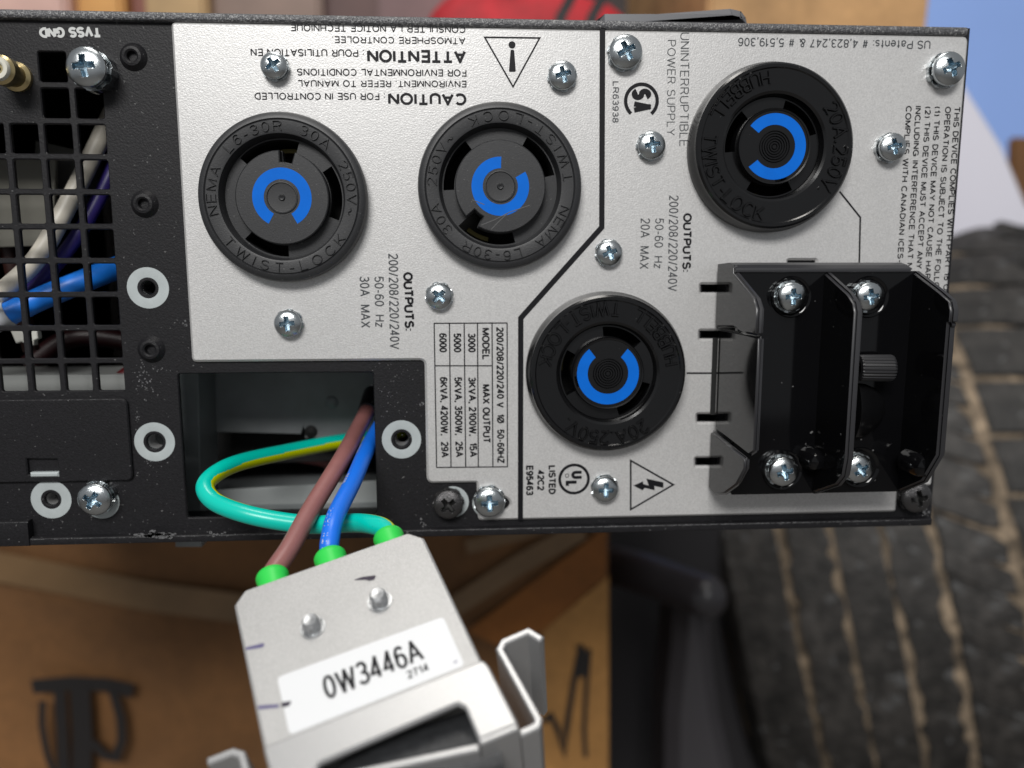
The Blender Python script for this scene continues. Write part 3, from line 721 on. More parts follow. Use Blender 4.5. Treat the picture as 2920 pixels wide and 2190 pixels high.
# outer side of the guard, under the right fin
bar('side_skirt', [(zb+0.002, 0.0002), (zt-0.001, 0.0002), (zt-0.001, HB-0.002), (zb+0.002, HB-0.002)], X3+0.0002, X3+0.0012, GUARD, base)
a, b = L(2684, 1325, HT-0.004)
lathe('moulded_boss', [(0.0001, 0.002), (0.0022, 0.0016), (0.003, 0.0), (0.003, -0.006)], X3+0.0006, bcoord(1332, HT-0.006, X3), HT-0.007, GUARD, base, seg=32)
lathe('moulded_boss', [(0.0001, 0.0016), (0.0018, 0.0012), (0.0026, 0.0), (0.003, -0.004)], X2-0.0012, bcoord(1320, HB+0.006, X2), HB+0.004, GUARD, base, seg=32)
for u, v, r, ang, wx, wy in ((2259, 846, 40, 3, -9, 2), (2480, 846, 39, 8, -9, 2), (2235, 1345, 41, 15, -12, -12), (2452, 1338, 38, 35, -5, -14)):
    a, b = L(u+wx*0.4, v+wy*0.4, HB)
    s_ = pxs(u, v, HB)
    lathe('screw_boss', [(58*s_, 0), (55*s_, 0.0005), (50*s_, 0.0004), (46*s_, 0.0001), (0.0005, 0.0001)], a, b, HB, GUARD, base, seg=48)
    screw(u, v, r, HB+0.0002, 0.0022, ang, False, base, 1.05)
# knurled knob lying across, on its spindle
kM = Matrix.Translation(PANEL @ Vector((*L(2512, 1053, HB+0.007), HB+0.0042)))
kd = PANEL.to_3x3() @ Vector((1, 0.0, 0.0))
def knob():
    V = []; Fc = []; n = 96
    s_ = pxs(2500, 1053, HB+0.006); R0 = 38*s_; Lh = 46*s_
    pr = [(-Lh, 0.55), (-Lh+0.0001, 0.9), (-Lh+0.0004, 0.98), (Lh-0.0005, 1.0), (Lh, 0.93), (Lh+0.0001, 0.05)]
    for j in range(n):
        a = 2*pi*j/n; k = 1.0 if (j % 4) < 2 else 0.93
        for x, r in pr:
            rr = R0*r*(k if 0.9 < r < 1.01 else 1); V.append((x, rr*sin(a), rr*cos(a)))
    for j in range(n):
        q = (j+1) % n
        for i in range(len(pr)-1): Fc.append((j*6+i, q*6+i, q*6+i+1, j*6+i+1))
    me = mesh('knurled_knob', V, Fc)
    ab = L(2512, 1053, HB+0.006)
    M = PANEL @ Matrix.Translation((*ab, HB+R0*1.05)) @ Matrix.Rotation(radians(0), 4, 'Z') @ Matrix.Rotation(radians(-8), 4, 'Y')
    o = link('knurled_knob', me, KNOB, base, M, 20)
    return R0, Lh
KNOB = mat('matt_black_knob', (0.02, 0.02, 0.022), 0.38)
R0, Lh = knob()
ab = L(2500, 1175, HB+0.003)
# rocker in the opening under the knob
V = []; Fc = []; n = 14
for i in range(n+1):
    t = -1+2*i/n; w = 0.0046*sqrt(max(0, 1-t*t*0.92))
    for x, c_ in ((-0.0042, 0.0002), (-0.0042, 0.0016+0.002*(1-t*t)), (-0.0042+w*1.2, 0.0014+0.001*(1-t*t)), (-0.0040+w*1.7, 0.0002)): V.append((x, t*0.0066, c_))
for i in range(n):
    for k in range(3): Fc.append((i*4+k, i*4+k+1, i*4+4+k+1, i*4+4+k))
link('rocker_lever', mesh('rocker_lever', V, Fc), GLOSS, base, PANEL @ Matrix.Translation((*ab, HB)), 40)

# --- dark handle on top of the case
hp = LS([(1700, 55), (1715, 44), (2090, 17), (2122, 24), (2135, 42), (2140, 66), (1700, 66)], -0.008)
hd = slab('top_bracket', fillet(hp, [0, 0.001, 0.001, 0.001, 0.001, 0, 0], 4), -0.030, -0.008, mat('dark_steel', (0.22, 0.22, 0.23), 0.3, 0.6), ups, bev=0.0022)

# --- inside the case, seen through grille and window
def poly_at(name, pts, c, th, mt, parent=ups, bev=0.0002): return slab(name, LS(pts, c), c-th, c, mt, parent, bev=bev)
poly_at('inner_plate', [(568, 1060), (1085, 1060), (1088, 1250), (870, 1250), (866, 1212), (858, 1238), (600, 1232), (568, 1190)], -0.035, 0.0015, INNER)
slab('inner_flange', LS([(500, 1050), (565, 1060), (575, 1560), (500, 1560)], -0.020), -0.036, -0.020, INNER, ups)
poly_at('shadow_block', [(560, 1225), (1000, 1232), (1050, 1310), (560, 1330)], -0.05, 0.02, VOID)  # black slab standing in for the shadow below the inner plate
for q, (u, v) in enumerate(((945, 1148), (886, 1232))):
    a, b = L(u, v, -0.0345); lathe('rivet', [(0.0001, 0.0006), (0.0014, 0.0004), (0.002, 0)], a, b, -0.0349, INNER if q == 0 else VOID, ups, seg=24)
poly_at('inner_floor_plate', [(590, 1400), (1100, 1370), (1200, 1520), (560, 1520)], -0.03, 0.001, mat('pale_plate', (0.32, 0.34, 0.34), 0.4, 0.2))
poly_at('circuit_board', [(-400, 440), (160, 440), (150, 700), (-400, 720)], -0.022, 0.0016, mat('beige_board', (0.16, 0.155, 0.13), 0.5))
poly_at('transformer_block', [(100, 400), (230, 430), (230, 560), (90, 600)], -0.032, 0.012, mat('beige_block', (0.15, 0.145, 0.125), 0.5))
poly_at('inner_tray', [(-500, 1075), (360, 1068), (380, 1180), (-500, 1200)], -0.018, 0.02, mat('pale_tray', (0.30, 0.31, 0.30), 0.4))
poly_at('cable_clip', [(30, 945), (105, 945), (108, 965), (96, 972), (96, 985), (82, 985), (60, 975), (45, 980)], -0.010, 0.002, plain('clip_white', (0.55, 0.55, 0.5)))

# ------------------------------------------------------------------ wires
def spline(P, n=14):
    P = [Vector(p) for p in P]; Q = [2*P[0]-P[1]] + P + [2*P[-1]-P[-2]]; out = []
    for i in range(1, len(Q)-2):
        a, b, c, d = Q[i-1:i+3]
        for k in range(n):
            t = k/n; out.append(0.5*((2*b)+(c-a)*t+(2*a-5*b+4*c-d)*t*t+(3*b-a-3*c+d)*t**3))
    out.append(P[-1]); return out
def frames(P):
    fr = []; N = None
    for i, p in enumerate(P):
        t = (P[min(i+1, len(P)-1)]-P[max(i-1, 0)]).normalized()
        if N is None: N = t.orthogonal().normalized()
        N = (N - t*N.dot(t)).normalized(); fr.append((p, t, N, t.cross(N)))
    return fr
def tube(name, pts, r, mts, parent=None, stripe=None, seg=24, n=14):
    P = spline(pts, n); o0 = P[0].copy(); fr = frames(P); V = []; Fc = []; mi = []
    for p, t, N, B in fr:
        for j in range(seg): a = 2*pi*j/seg; V.append(p-o0+(N*cos(a)+B*sin(a))*r)
    for i in range(len(P)-1):
        for j in range(seg):
            k = (j+1) % seg; Fc.append((i*seg+j, i*seg+k, (i+1)*seg+k, (i+1)*seg+j))
            if stripe:
                t_ = i/(len(P)-1); g = stripe(t_); a = 2*pi*(j+0.5)/seg; d_ = fr[i][2]*cos(a)+fr[i][3]*sin(a); mi.append(1 if d_.dot(g) > 0.35 else 0)
    Fc.append(tuple(range(seg))); Fc.append(tuple((len(P)-1)*seg+j for j in range(seg)))
    me = bpy.data.meshes.new(name); me.from_pydata([tuple(v) for v in V], [], Fc)
    for m_ in mts: me.materials.append(m_)
    if stripe:
        for i, q in enumerate(mi): me.polygons[i].material_index = q
    bm = bmesh.new(); bm.from_mesh(me); bmesh.ops.recalc_face_normals(bm, faces=bm.faces); bm.to_mesh(me); bm.free()
    return link(name, me, None, parent, Matrix.Translation(o0), 50), fr, o0
def PW(u, v, c): a, b = L(u, v, c); return PANEL @ Vector((a, b, c))
WBR = mat('brown_insulation', (0.25, 0.105, 0.098), 0.38, bump=(1200, 0.0001, 0.15), blotch=(300, 0.06))
WBL = mat('blue_insulation', (0.008, 0.15, 0.72), 0.36, bump=(900, 0.0001, 0.1))
WGN = mat('green_insulation', (0.0, 0.50, 0.40), 0.28, bump=(500, 0.0001, 0.12))
WYE = mat('yellow_insulation', (0.52, 0.60, 0.0), 0.3)
q = [(652, 1690), (1186, 1508), (1371, 1880), (750, 2126)]      # corners of its face in the photograph
r_ = [ray(*p) for p in q]
# find distances that make the four sight lines end on a parallelogram
A = Matrix(((-r_[1].x, r_[2].x, -r_[3].x), (-r_[1].y, r_[2].y, -r_[3].y), (-r_[1].z, r_[2].z, -r_[3].z)))
lam = A.inverted() @ (-r_[0]); lam = [1, lam[0], lam[1], lam[2]]
fwd = r_[0].dot(fw_); sc = 0.155/fwd
Pc = [CAM + r_[i]*lam[i]*sc for i in range(4)]
e1 = (Pc[1]-Pc[0]).normalized(); nn = e1.cross(Pc[0]-Pc[3]).normalized(); e2 = nn.cross(e1)
print('box', [tuple(round(x, 4) for x in p) for p in Pc], 'normal', nn, 'skew', e1.dot((Pc[3]-Pc[0]).normalized()))
BX = Matrix.Identity(4)
for i in range(3): BX[i][0] = e1[i]; BX[i][1] = e2[i]; BX[i][2] = nn[i]; BX[i][3] = Pc[0][i]
GR = []
for u, v, r in ((776, 1640, 44), (940, 1585, 44), (1106, 1527, 42)):
    a, b = hit(u, v, BX, -0.0045); GR.append((a, b, r*pxs(u, v, -0.0045, BX)))
print('grommet heights', [-(BX @ Vector((g[0], g[1], -0.0045))).y for g in GR])
def gend(i, d): return BX @ Vector((GR[i][0], GR[i][1]+d, -0.0045))
WR = 0.00185
w1, _, _ = tube('electrical_wire', [PW(1085, 1060, -0.05), PW(1060, 1130, -0.034), PW(1040, 1185, -0.022), PW(978, 1303, 0.002), PW(890, 1448, 0.020), PW(828, 1560, 0.0315), gend(0, 0.0), gend(0, -0.003)], 0.00225, [WBR])
tube('dark_sleeve', [PW(1085, 1040, -0.052), PW(1060, 1128, -0.0345), PW(1046, 1172, -0.0245)], 0.0026, [RUBBER], w1)
tag(w1, 'brown insulated wire running from the case opening to the left green grommet', 'wire', 'mains wires between the case and the connector')
w2, fr2, o2 = tube('electrical_wire', [PW(1150, 1120, -0.04), PW(1100, 1190, -0.025), PW(1052, 1270, -0.006), PW(1008, 1370, 0.014), PW(958, 1470, 0.0285), PW(941, 1540, 0.034), gend(1, 0.0), gend(1, -0.004)], 0.0021, [WBL])
tag(w2, 'blue insulated wire with white print, middle one of the three', 'wire', 'mains wires between the case and the connector')
def earth(t):
    ks = [(0, (0.1, -1.0, -0.9)), (0.33, (0.2, -0.8, -1)), (0.42, (1, -0.1, -0.6)), (0.50, (0.8, 1, 0.2)), (0.75, (0, 1, -0.1)), (0.93, (0.2, 1, 0.4)), (1, (1, 0, 1))]
    for (a, p), (b, q) in zip(ks, ks[1:]):
        if t <= b: return Vector(p).lerp(Vector(q), (t-a)/(b-a)).normalized()
    return Vector(ks[-1][1]).normalized()
w3, _, _ = tube('electrical_wire', [PW(1150, 1225, -0.045), PW(1022, 1250, -0.034), PW(930, 1266, -0.027), PW(824, 1287, -0.018), PW(692, 1316, -0.005), PW(619, 1348, 0.004), PW(585, 1388, 0.010), PW(612, 1430, 0.0135), PW(692, 1463, 0.017), PW(798, 1486, 0.0185), PW(900, 1496, 0.020), PW(1000, 1491, 0.023), PW(1062, 1496, 0.028), gend(2, 0.0015), gend(2, -0.004)], 0.0022, [WGN, WYE], stripe=earth, seg=64)
tag(w3, 'green and yellow earth wire looping left out of the case opening', 'wire', 'mains wires between the case and the connector')
# white print on the blue wire
def wire_text(txt, fr, o0, i0, r, h, parent, phi):
    st, w0 = layout(txt, 2.0); V = []; Fc = []
    cum = [0]
    for i in range(1, len(fr)): cum.append(cum[-1]+(fr[i][0]-fr[i-1][0]).length)
    d0 = Vector((-0.30, -0.95, 0)); phi = atan2(d0.dot(fr[i0+3][3]), d0.dot(fr[i0+3][2])) - 0.5*h/r
    for q in st:
        P = [(x*h, y*h) for x, y in q]; o = stroke(P, h*0.18); k = len(V); m_ = len(P)
        for x, y in o:
            s_ = cum[i0]+x; j = i0
            while j < len(cum)-2 and cum[j+1] < s_: j += 1
            t = min(1, (s_-cum[j])/max(1e-9, cum[j+1]-cum[j])); p = fr[j][0].lerp(fr[j+1][0], t); N, B = fr[j][2], fr[j][3]
            a = phi+y/r; V.append(p-o0+(N*cos(a)+B*sin(a))*(r+0.00003))
        for i in range(m_-1): Fc.append((k+i, k+2*m_-1-i, k+2*m_-2-i, k+i+1))
    return link('printed_text', mesh('printed_text', V, Fc, fix=False), WHITEINK, parent, Matrix.Translation(o0), 0)

# internal wires
def iwire(pts, r, col, rough=0.4):
    k = 'insulation_%d' % len(bpy.data.materials)
    return tube('internal_wire', [PW(*p) for p in pts], r, [plain('wire_colour', col, rough)], ups, seg=16)[0]
iwire([(330, 300, -0.03), (265, 440, -0.024), (190, 590, -0.018), (110, 730, -0.014), (20, 820, -0.012), (-80, 890, -0.014)], 0.0024, (0.62, 0.58, 0.5))
iwire([(350, 420, -0.03), (285, 560, -0.026), (215, 680, -0.022), (110, 810, -0.02), (0, 880, -0.02)], 0.0019, (0.045, 0.03, 0.20))
iwire([(430, 730, -0.03), (330, 765, -0.022), (230, 805, -0.016), (120, 850, -0.013), (25, 895, -0.011)], 0.0030, (0.01, 0.19, 0.75))
iwire([(28, 893, -0.0111), (-10, 910, -0.0105), (-80, 945, -0.010)], 0.0033, (0.45, 0.47, 0.5))
iwire([(400, 1040, -0.024), (335, 1090, -0.022), (290, 1130, -0.02)], 0.0022, (0.10, 0.006, 0.008))
iwire([(-30, 590, -0.03), (20, 700, -0.028), (90, 1000, -0.03)], 0.0022, (0.04, 0.015, 0.012))
iwire([(500, 1000, -0.05), (230, 960, -0.048), (80, 1040, -0.045)], 0.003, (0.02, 0.004, 0.005))
iwire([(960, 1330, -0.06), (900, 1300, -0.058), (640, 1270, -0.055)], 0.003, (0.16, 0.02, 0.02))

# ================================================================== hanging connector box
def LB(pts, c=0.0): return LS(pts, c, BX)
cb = reg(bpy.data.objects.new('connector_box', None), BX.copy(), None); cb.empty_display_size = 0.01
tag(cb, 'silver cable connector box with white number sticker hanging on three wires', 'connector')
face = fillet(LB([(667, 1724), (697, 1681), (1163, 1517), (1208, 1532), (1386, 1912), (757, 2160)]), [0.001, 0.0012, 0.0012, 0.001, 0, 0], 5)
slab('cover', face, -0.012, 0, SILVER2, cb, bev=0.0005, M=BX)
st = slab('sticker', fillet(LB([(790, 1932), (1264, 1759), (1326, 1898), (826, 2097)]), 0.0009, 5), 0.00002, 0.0001, mat('white_label', (0.66, 0.67, 0.685), 0.4), cb, bev=0.00002, M=BX)
text('0W3446A', (932, 1999), (1213, 1882), 76, INK, st, c=0.0002, bold=-0.009, M=BX)
text('2714', (1165, 1938), (1226, 1912), 25, INK, st, c=0.0002, bold=0.0, M=BX, space=1.2)
PEN = mat('purple_marker', (0.10, 0.09, 0.19), 0.5, grain=(3000, 0.2)); PEND = mat('dark_marker', (0.02, 0.012, 0.03), 0.5)
def pen(pts, mt, c=0.00005): flat('marker_stroke', [fillet(LB([(600+x/2.212, 1480+y/2.212) for x, y in pts]), 0.0002, 3)], c, mt, cb, M=BX)
pen([(888, 388), (960, 366), (1045, 355), (1035, 383), (1000, 392), (985, 385)], PEND)
pen([(218, 812), (335, 782), (343, 797), (325, 812), (225, 828)], PEN)
pen([(296, 1178), (435, 1168), (432, 1190), (305, 1202)], PEN)
pen([(447, 1160), (515, 1149), (497, 1182), (452, 1192)], PEND, 0.00016)
for u, v in ((1538, 902),): pen([(1532, 905), (1560, 893), (1553, 906), (1538, 912)], PEN, 0.00016)
STUD = mat('dull_zinc_stud', (0.45, 0.46, 0.47), 0.36, 0.9, grain=(1500, 0.25), bump=(1500, 0.0001, 0.4))
for u, v, n_ in ((1083, 1716, 1), (892, 1790, 2)):
    a, b = hit(u, v, BX, 0); s_ = pxs(u, v, 0, BX)
    wsh = lathe('stud', [(36*s_, 0), (35*s_, 0.0003), (30*s_, 0.0003), (28*s_, 0.0001), (25*s_, 0.0001), (24*s_, 0.0006), (22*s_, 0.0008), (24*s_, 0.0011), (22*s_, 0.0014), (24*s_, 0.0017), (22*s_, 0.0019), (23*s_, 0.0022), (22*s_, 0.0025), (18*s_, 0.00275), (11*s_, 0.0027), (0.00002, 0.0026)], a, b, 0, STUD, cb, M=BX, seg=40)
GRN = mat('bright_green_rubber', (0.025, 0.56, 0.07), 0.45)
for a, b, r in GR:
    me = lathe_mesh('grommet', [(0.0021, -0.0006), (0.0026, 0.0), (r*0.96, 0.0), (r*1.02, -0.0004), (r*1.02, -0.0012), (r*0.96, -0.0018), (r*0.96, -0.009)], 40)
    link('grommet', me, GRN, cb, BX @ Matrix.Translation((a, b, -0.0045)) @ Matrix.Rotation(-pi/2, 4, 'X'), 35)
# bent bracket around its lower end
br_out = [(749, 2129), (1378, 1880), (1395, 1900), (1478, 2064), (1366, 2110), (1327, 2017), (1305, 2005), (905, 2178), (900, 2330), (800, 2330)]
brk = slab('bracket', fillet(LB(br_out, 0.0010), [0.0006, 0.0008, 0.0006, 0.0004, 0.0004, 0.0005, 0.0008, 0.001, 0, 0], 4), -0.0002, 0.0010, STEEL, cb, bev=0.0004, M=BX)
# plates folded back from it (sheet seen along local -c)
def folded(name, pts, c0, c1, th, closed=False, mt=STEEL):
    ab = LB(pts, c1); lp = stroke(ab, th*1.2)
    return slab(name, lp, c0, c1, mt, cb, bev=0.0003, M=BX, smooth=25)
folded('bracket_end', [(1366, 2112), (1476, 2067)], -0.035, 0.0007, 0.0012)
folded('spring_clip', [(1545, 1822), (1506, 1798), (1437, 1828), (1425, 1850), (1535, 2050), (1530, 2068), (1482, 2090)], -0.030, -0.002, 0.0011)
folded('spring_clip', [(590, 2170), (662, 2142), (688, 2150), (702, 2200), (720, 2280)], -0.020, -0.004, 0.0011)
folded('bracket_rib', [(960, 2215), (1366, 2128)], -0.018, -0.001, 0.0011)
# black cable seen in the bracket opening
cpts = [BX @ Vector((*hit(u, v, BX, -0.012), -0.012)) for u, v in ((880, 2500), (1000, 2335), (1130, 2250), (1290, 2192), (1420, 2150))]
cab, _, _ = tube('cable_sleeve', cpts, 0.0085, [RUBBER], cb, seg=32)
box_local('dark_insert', hit(860, 2250, BX, -0.012)[0], hit(1255, 2040, BX, -0.012)[0], hit(1100, 2250, BX, -0.012)[1]-0.01, hit(1180, 2045, BX, -0.012)[1], -0.0125, -0.0115, RUBBER, cb, M=BX)
wire_text('OCOOI', fr2, o2, 30, 0.0021, 0.0011, w2, 2.2); wire_text('OCOO', fr2, o2, 42, 0.0021, 0.0010, w2, 2.2); wire_text('I-WAI', fr2, o2, 56, 0.0021, 0.0011, w2, 2.2); wire_text('IITW', fr2, o2, 68, 0.0021, 0.0011, w2, 2.2)

# ================================================================== background
def cardmat(name, col): return mat(name, col, 0.75, 0, blotch=(7, 0.38), grain=(160, 0.08), bump=(14, 0.01, 0.5))
def quadbox(name, u0, u1, v0, v1, y, depth, mt, label, cat, skew=0.0, bev=0.004, group=None, parts=True):
    p00, p11 = W3(u0, v1, y), W3(u1, v0, y)
    w, h_ = abs(p11.x-p00.x), abs(p11.z-p00.z)
    root = empty(name, ((p00.x+p11.x)/2, y+depth/2, min(p00.z, p11.z)))
    tag(root, label, cat, group)
    return root, w, h_
KRAFT = cardmat('kraft_card', (0.175, 0.080, 0.026)); KRAFT2 = cardmat('pale_kraft_card', (0.50, 0.29, 0.13)); TAPE = mat('packing_tape', (0.19, 0.115, 0.055), 0.3, blotch=(20, 0.15))
MARK = plain('felt_marker', (0.012, 0.010, 0.010), 0.6)
def carton(u0, u1, v0, v1, y, depth, mt, label, rot=0.0):
    root, w, h_ = quadbox('cardboard_box', u0, u1, v0, v1, y, depth, mt, label, 'box')
    M = WM[root.name] @ Matrix.Rotation(radians(rot), 4, 'Z')
    bm = bmesh.new(); bmesh.ops.create_cube(bm, size=1)
    for v in bm.verts: v.co = (v.co.x*w, v.co.y*depth, (v.co.z+0.5)*h_)
    bmesh.ops.bevel(bm, geom=bm.edges[:], offset=0.003, segments=2, affect='EDGES')
    bmesh.ops.subdivide_edges(bm, edges=[e for e in bm.edges if e.calc_length() > 0.02], cuts=8, use_grid_fill=True)
    for v in bm.verts:
        v.co += Vector((0, 1, 0))*0.006*(sin(v.co.x*23+1.3*v.co.z*9)*cos(v.co.z*17))
    me = bpy.data.meshes.new('carton_wall'); bm.to_mesh(me); bm.free()
    link('carton_wall', me, mt, root, M, 60); return root, M, w, h_
YB = 0.30
cA, MA, wA, hA = carton(-900, 1738, 1440, 3200, YB, 0.30, KRAFT, 'large brown cardboard box with black marker strokes, below the power supply')
FR = Matrix(((1,0,0,0),(0,0,-1,YB-0.0075),(0,1,0,0),(0,0,0,1)))
def onbox(name, pts, w, mt, th=0.0004, c=0.0): return slab(name, stroke(LS(pts, c, FR), w*pxs(*pts[0], c, FR)), c, c+th, mt, cA, bev=0, M=FR)
onbox('packing_tape', [(-300, 1560), (120, 1640), (420, 1700), (800, 1750)], 95, TAPE, 0.0003)
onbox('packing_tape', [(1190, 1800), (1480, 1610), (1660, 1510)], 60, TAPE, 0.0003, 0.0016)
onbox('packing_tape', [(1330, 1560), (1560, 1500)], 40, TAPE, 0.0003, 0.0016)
CF = cardmat('lit_brown_card', (0.44, 0.22, 0.065)); CO = cardmat('orange_brown_card', (0.28, 0.10, 0.018))
slab('lit_card_patch', LS([(1735, 1640), (1735, 2700), (1500, 2700), (1545, 1800)], 0, FR), 0.0004, 0.0012, CF, cA, bev=0.0002, M=FR)  # paler slab that paints the brightly lit right part of the carton
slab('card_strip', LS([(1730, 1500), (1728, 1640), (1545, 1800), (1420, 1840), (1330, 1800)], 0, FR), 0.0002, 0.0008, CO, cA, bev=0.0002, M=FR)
onbox('marker_stroke', [(92, 1958), (200, 1948), (300, 1952), (380, 1970)], 44, MARK, c=0.0012)
onbox('marker_stroke', [(170, 1960), (178, 2100), (185, 2260)], 34, MARK, c=0.0014)
onbox('marker_stroke', [(228, 1955), (236, 2100), (232, 2260)], 56, MARK, c=0.0016)
onbox('marker_stroke', [(122, 1998), (120, 2070), (135, 2150), (165, 2230)], 20, MARK, c=0.0018)
onbox('marker_stroke', [(322, 1970), (345, 2050), (348, 2110), (330, 2160), (300, 2155), (262, 2115)], 26, MARK, c=0.0018)
onbox('marker_stroke', [(1655, 1850), (1635, 1950), (1615, 2080), (1610, 2160), (1590, 2080), (1570, 2040), (1545, 2060)], 17, MARK, c=0.0022)
onbox('marker_stroke', [(1680, 1850), (1672, 1960), (1665, 2080), (1670, 2160)], 13, MARK, c=0.0022)
onbox('marker_stroke', [(1650, 1840), (1668, 1870), (1655, 1930)], 20, MARK, c=0.0024)

carton(2010, 2690, -420, 130, 0.42, 0.3, KRAFT2, 'pale tan cardboard box behind the top edge of the power supply')
carton(2862, 3400, 395, 640, 0.62, 0.008, KRAFT, 'brown box at the right edge behind the white plastic panel')
# row of stored boxes and folders behind the top left edge
cols = [((-260, 150), (0.55, 0.35, 0.30), 'pale pink storage box at the far left of the row behind the case'),
        ((152, 315), (0.55, 0.28, 0.08), 'orange brown storage box second from the left behind the case'),
        ((318, 420), (0.20, 0.07, 0.05), 'dark red brown storage box between orange and tan ones'),
        ((423, 560), (0.40, 0.26, 0.12), 'tan storage box left of the grey brown one behind the case'),
        ((563, 900), (0.22, 0.15, 0.12), 'wide grey brown storage box behind the case top edge'),
        ((903, 1080), (0.10, 0.05, 0.045), 'dark brown storage box near the middle behind the case'),
        ((1083, 1300), (0.16, 0.09, 0.09), 'dusky purple brown storage box left of the red bag')]
for i, ((a, b), c_, lab) in enumerate(cols):
    root, w, h_ = quadbox('storage_box', a, b, -500, 200, 0.55+0.02*(i % 3), 0.2, None, lab, 'box')
    bm = bmesh.new(); bmesh.ops.create_cube(bm, size=1)
    for v in bm.verts: v.co = (v.co.x*w, v.co.y*0.2, (v.co.z+0.5)*h_*0.8)
    bmesh.ops.bevel(bm, geom=bm.edges[:], offset=0.004, segments=2, affect='EDGES')
    me = bpy.data.meshes.new('box_body'); bm.to_mesh(me); bm.free(); link('box_body', me, mat('box_card', c_, 0.6, blotch=(12, 0.2)), root, WM[root.name], 60)
    bm = bmesh.new(); bmesh.ops.create_cube(bm, size=1)
    for v in bm.verts: v.co = (v.co.x*(w+0.004), v.co.y*0.204, (v.co.z+0.5)*h_*0.18+h_*0.8)
    bmesh.ops.bevel(bm, geom=bm.edges[:], offset=0.004, segments=2, affect='EDGES')
    me = bpy.data.meshes.new('box_lid'); bm.to_mesh(me); bm.free(); link('box_lid', me, mat('box_card', tuple(x*0.9 for x in c_), 0.6), root, WM[root.name], 60)

# red bag with black straps
pR = W3(1560, 60, 0.45); bag = empty('travel_bag', (pR.x, pR.y+0.06, pR.z-0.085)); tag(bag, 'red fabric bag with two black straps behind the top edge', 'bag')
bm = bmesh.new(); bmesh.ops.create_uvsphere(bm, u_segments=48, v_segments=24, radius=1)
for v in bm.verts:
    x, y, z = v.co; k = (abs(x)**5+abs(z)**5+abs(y)**5)**(-1/5) if (abs(x)+abs(y)+abs(z)) > 0 else 1
    v.co = (x*k*0.092 - 0.012, y*k*0.06, z*k*0.115 + 0.002*sin(x*9))
me = bpy.data.meshes.new('bag_body'); bm.to_mesh(me); bm.free()
link('bag_body', me, mat('red_fabric', (0.42, 0.012, 0.02), 0.7, blotch=(30, 0.3), bump=(500, 0.001, 0.4)), bag, WM[bag.name] @ Matrix.Translation((0, 0, 0.0)), 60)
for x in (1600, 1690):
    P3 = [W3(x+55, -80, 0.385), W3(x+25, 0, 0.387), W3(x, 45, 0.388), W3(x-20, 160, 0.388)]
    V = []
    for p in P3: V += [p+Vector((-0.0042, 0, 0)), p+Vector((0.0042, 0, 0)), p+Vector((0.0042, 0.003, 0)), p+Vector((-0.0042, 0.003, 0))]
    Fc = []
    for i in range(3):
        for k in range(4): Fc.append((i*4+k, i*4+(k+1) % 4, i*4+4+(k+1) % 4, i*4+4+k))
    link('strap', mesh('strap', V, Fc), plain('black_webbing', (0.01, 0.01, 0.011), 0.6), bag, Matrix.Identity(4), 40)

# wall and bright blue sheet
wl = slab('wall', [(-3, -1.6), (3, -1.6), (3, 2.2), (-3, 2.2)], -1.82, -1.8, mat('dim_wall', (0.10, 0.08, 0.075), 0.8, blotch=(3, 0.3)), None, bev=0); tag(wl, kind='structure')
fl = slab('floor', [(-3, -3), (3, -3), (3, 3), (-3, 3)], -0.02, 0, mat('concrete_floor', (0.16, 0.15, 0.14), 0.7, blotch=(6, 0.2)), None, bev=0, M=Matrix.Translation((0, 0, -0.62))); tag(fl, kind='structure')
p0, p1 = W3(1790, 760, 0.95), W3(3500, -500, 0.95)
sh = slab('plastic_sheet', fillet([(p0.x, p0.z), (p1.x, p0.z), (p1.x, p1.z), (p0.x, p1.z)], 0.01), -0.97, -0.95, mat('light_blue_plastic', (0.33, 0.51, 1.0), 0.55, blotch=(2, 0.05)), None, bev=0.002)
tag(sh, 'smooth light blue plastic sheet standing behind everything on the right', 'panel')
FW = Matrix(((1,0,0,0),(0,0,-1,0.55),(0,1,0,0),(0,0,0,1)))
wp = slab('plastic_tub', fillet(LS([(2620, 60), (2700, 150), (2772, 270), (2865, 420), (2935, 590), (3300, 700), (3300, 1100), (2500, 1100), (2500, 90)], 0, FW), 0.006, 4), -0.05, 0, mat('pale_lavender_plastic', (0.78, 0.77, 0.86), 0.4), None, bev=0.004, M=FW)
tag(wp, 'pale grey white plastic tub with slanting edge behind the tyre', 'tub')

# ---- black plastic frame between cardboard box and tyre
BP = mat('charcoal_plastic', (0.022, 0.021, 0.024), 0.42, bump=(300, 0.0005, 0.3))
fr_ = empty('plastic_chair', W3(1950, 2500, 0.36)); tag(fr_, 'black moulded plastic chair with rounded armrest between the box and the tyre', 'chair')
def wpoly(name, pts, y, th, mt, parent, bev=0.004, r=0.01):
    Mf = Matrix(((1,0,0,0),(0,0,-1,y),(0,1,0,0),(0,0,0,1)))
    return slab(name, fillet(LS(pts, 0, Mf), r, 5), -th, 0, mt, parent, bev=bev, M=Mf)
wpoly('seat_shell', [(1600, 1400), (2330, 1400), (2330, 2700), (1600, 2700)], 0.46, 0.03, BP, fr_)
wpoly('armrest_post', [(1930, 1700), (2030, 1690), (2035, 1850), (2060, 2050), (2120, 2300), (2120, 2600), (1900, 2600), (1905, 2050), (1925, 1850)], 0.34, 0.05, mat('charcoal_plastic_worn', (0.05, 0.047, 0.052), 0.4), fr_, 0.010, 0.008)
tube('armrest', [W3(1650, 1590, 0.42), W3(1800, 1625, 0.36), W3(1930, 1670, 0.33), W3(2010, 1700, 0.31)], 0.0155, [mat('armrest_plastic', (0.035, 0.033, 0.037), 0.33)], fr_, seg=32)
e = W3(2010, 1700, 0.31)
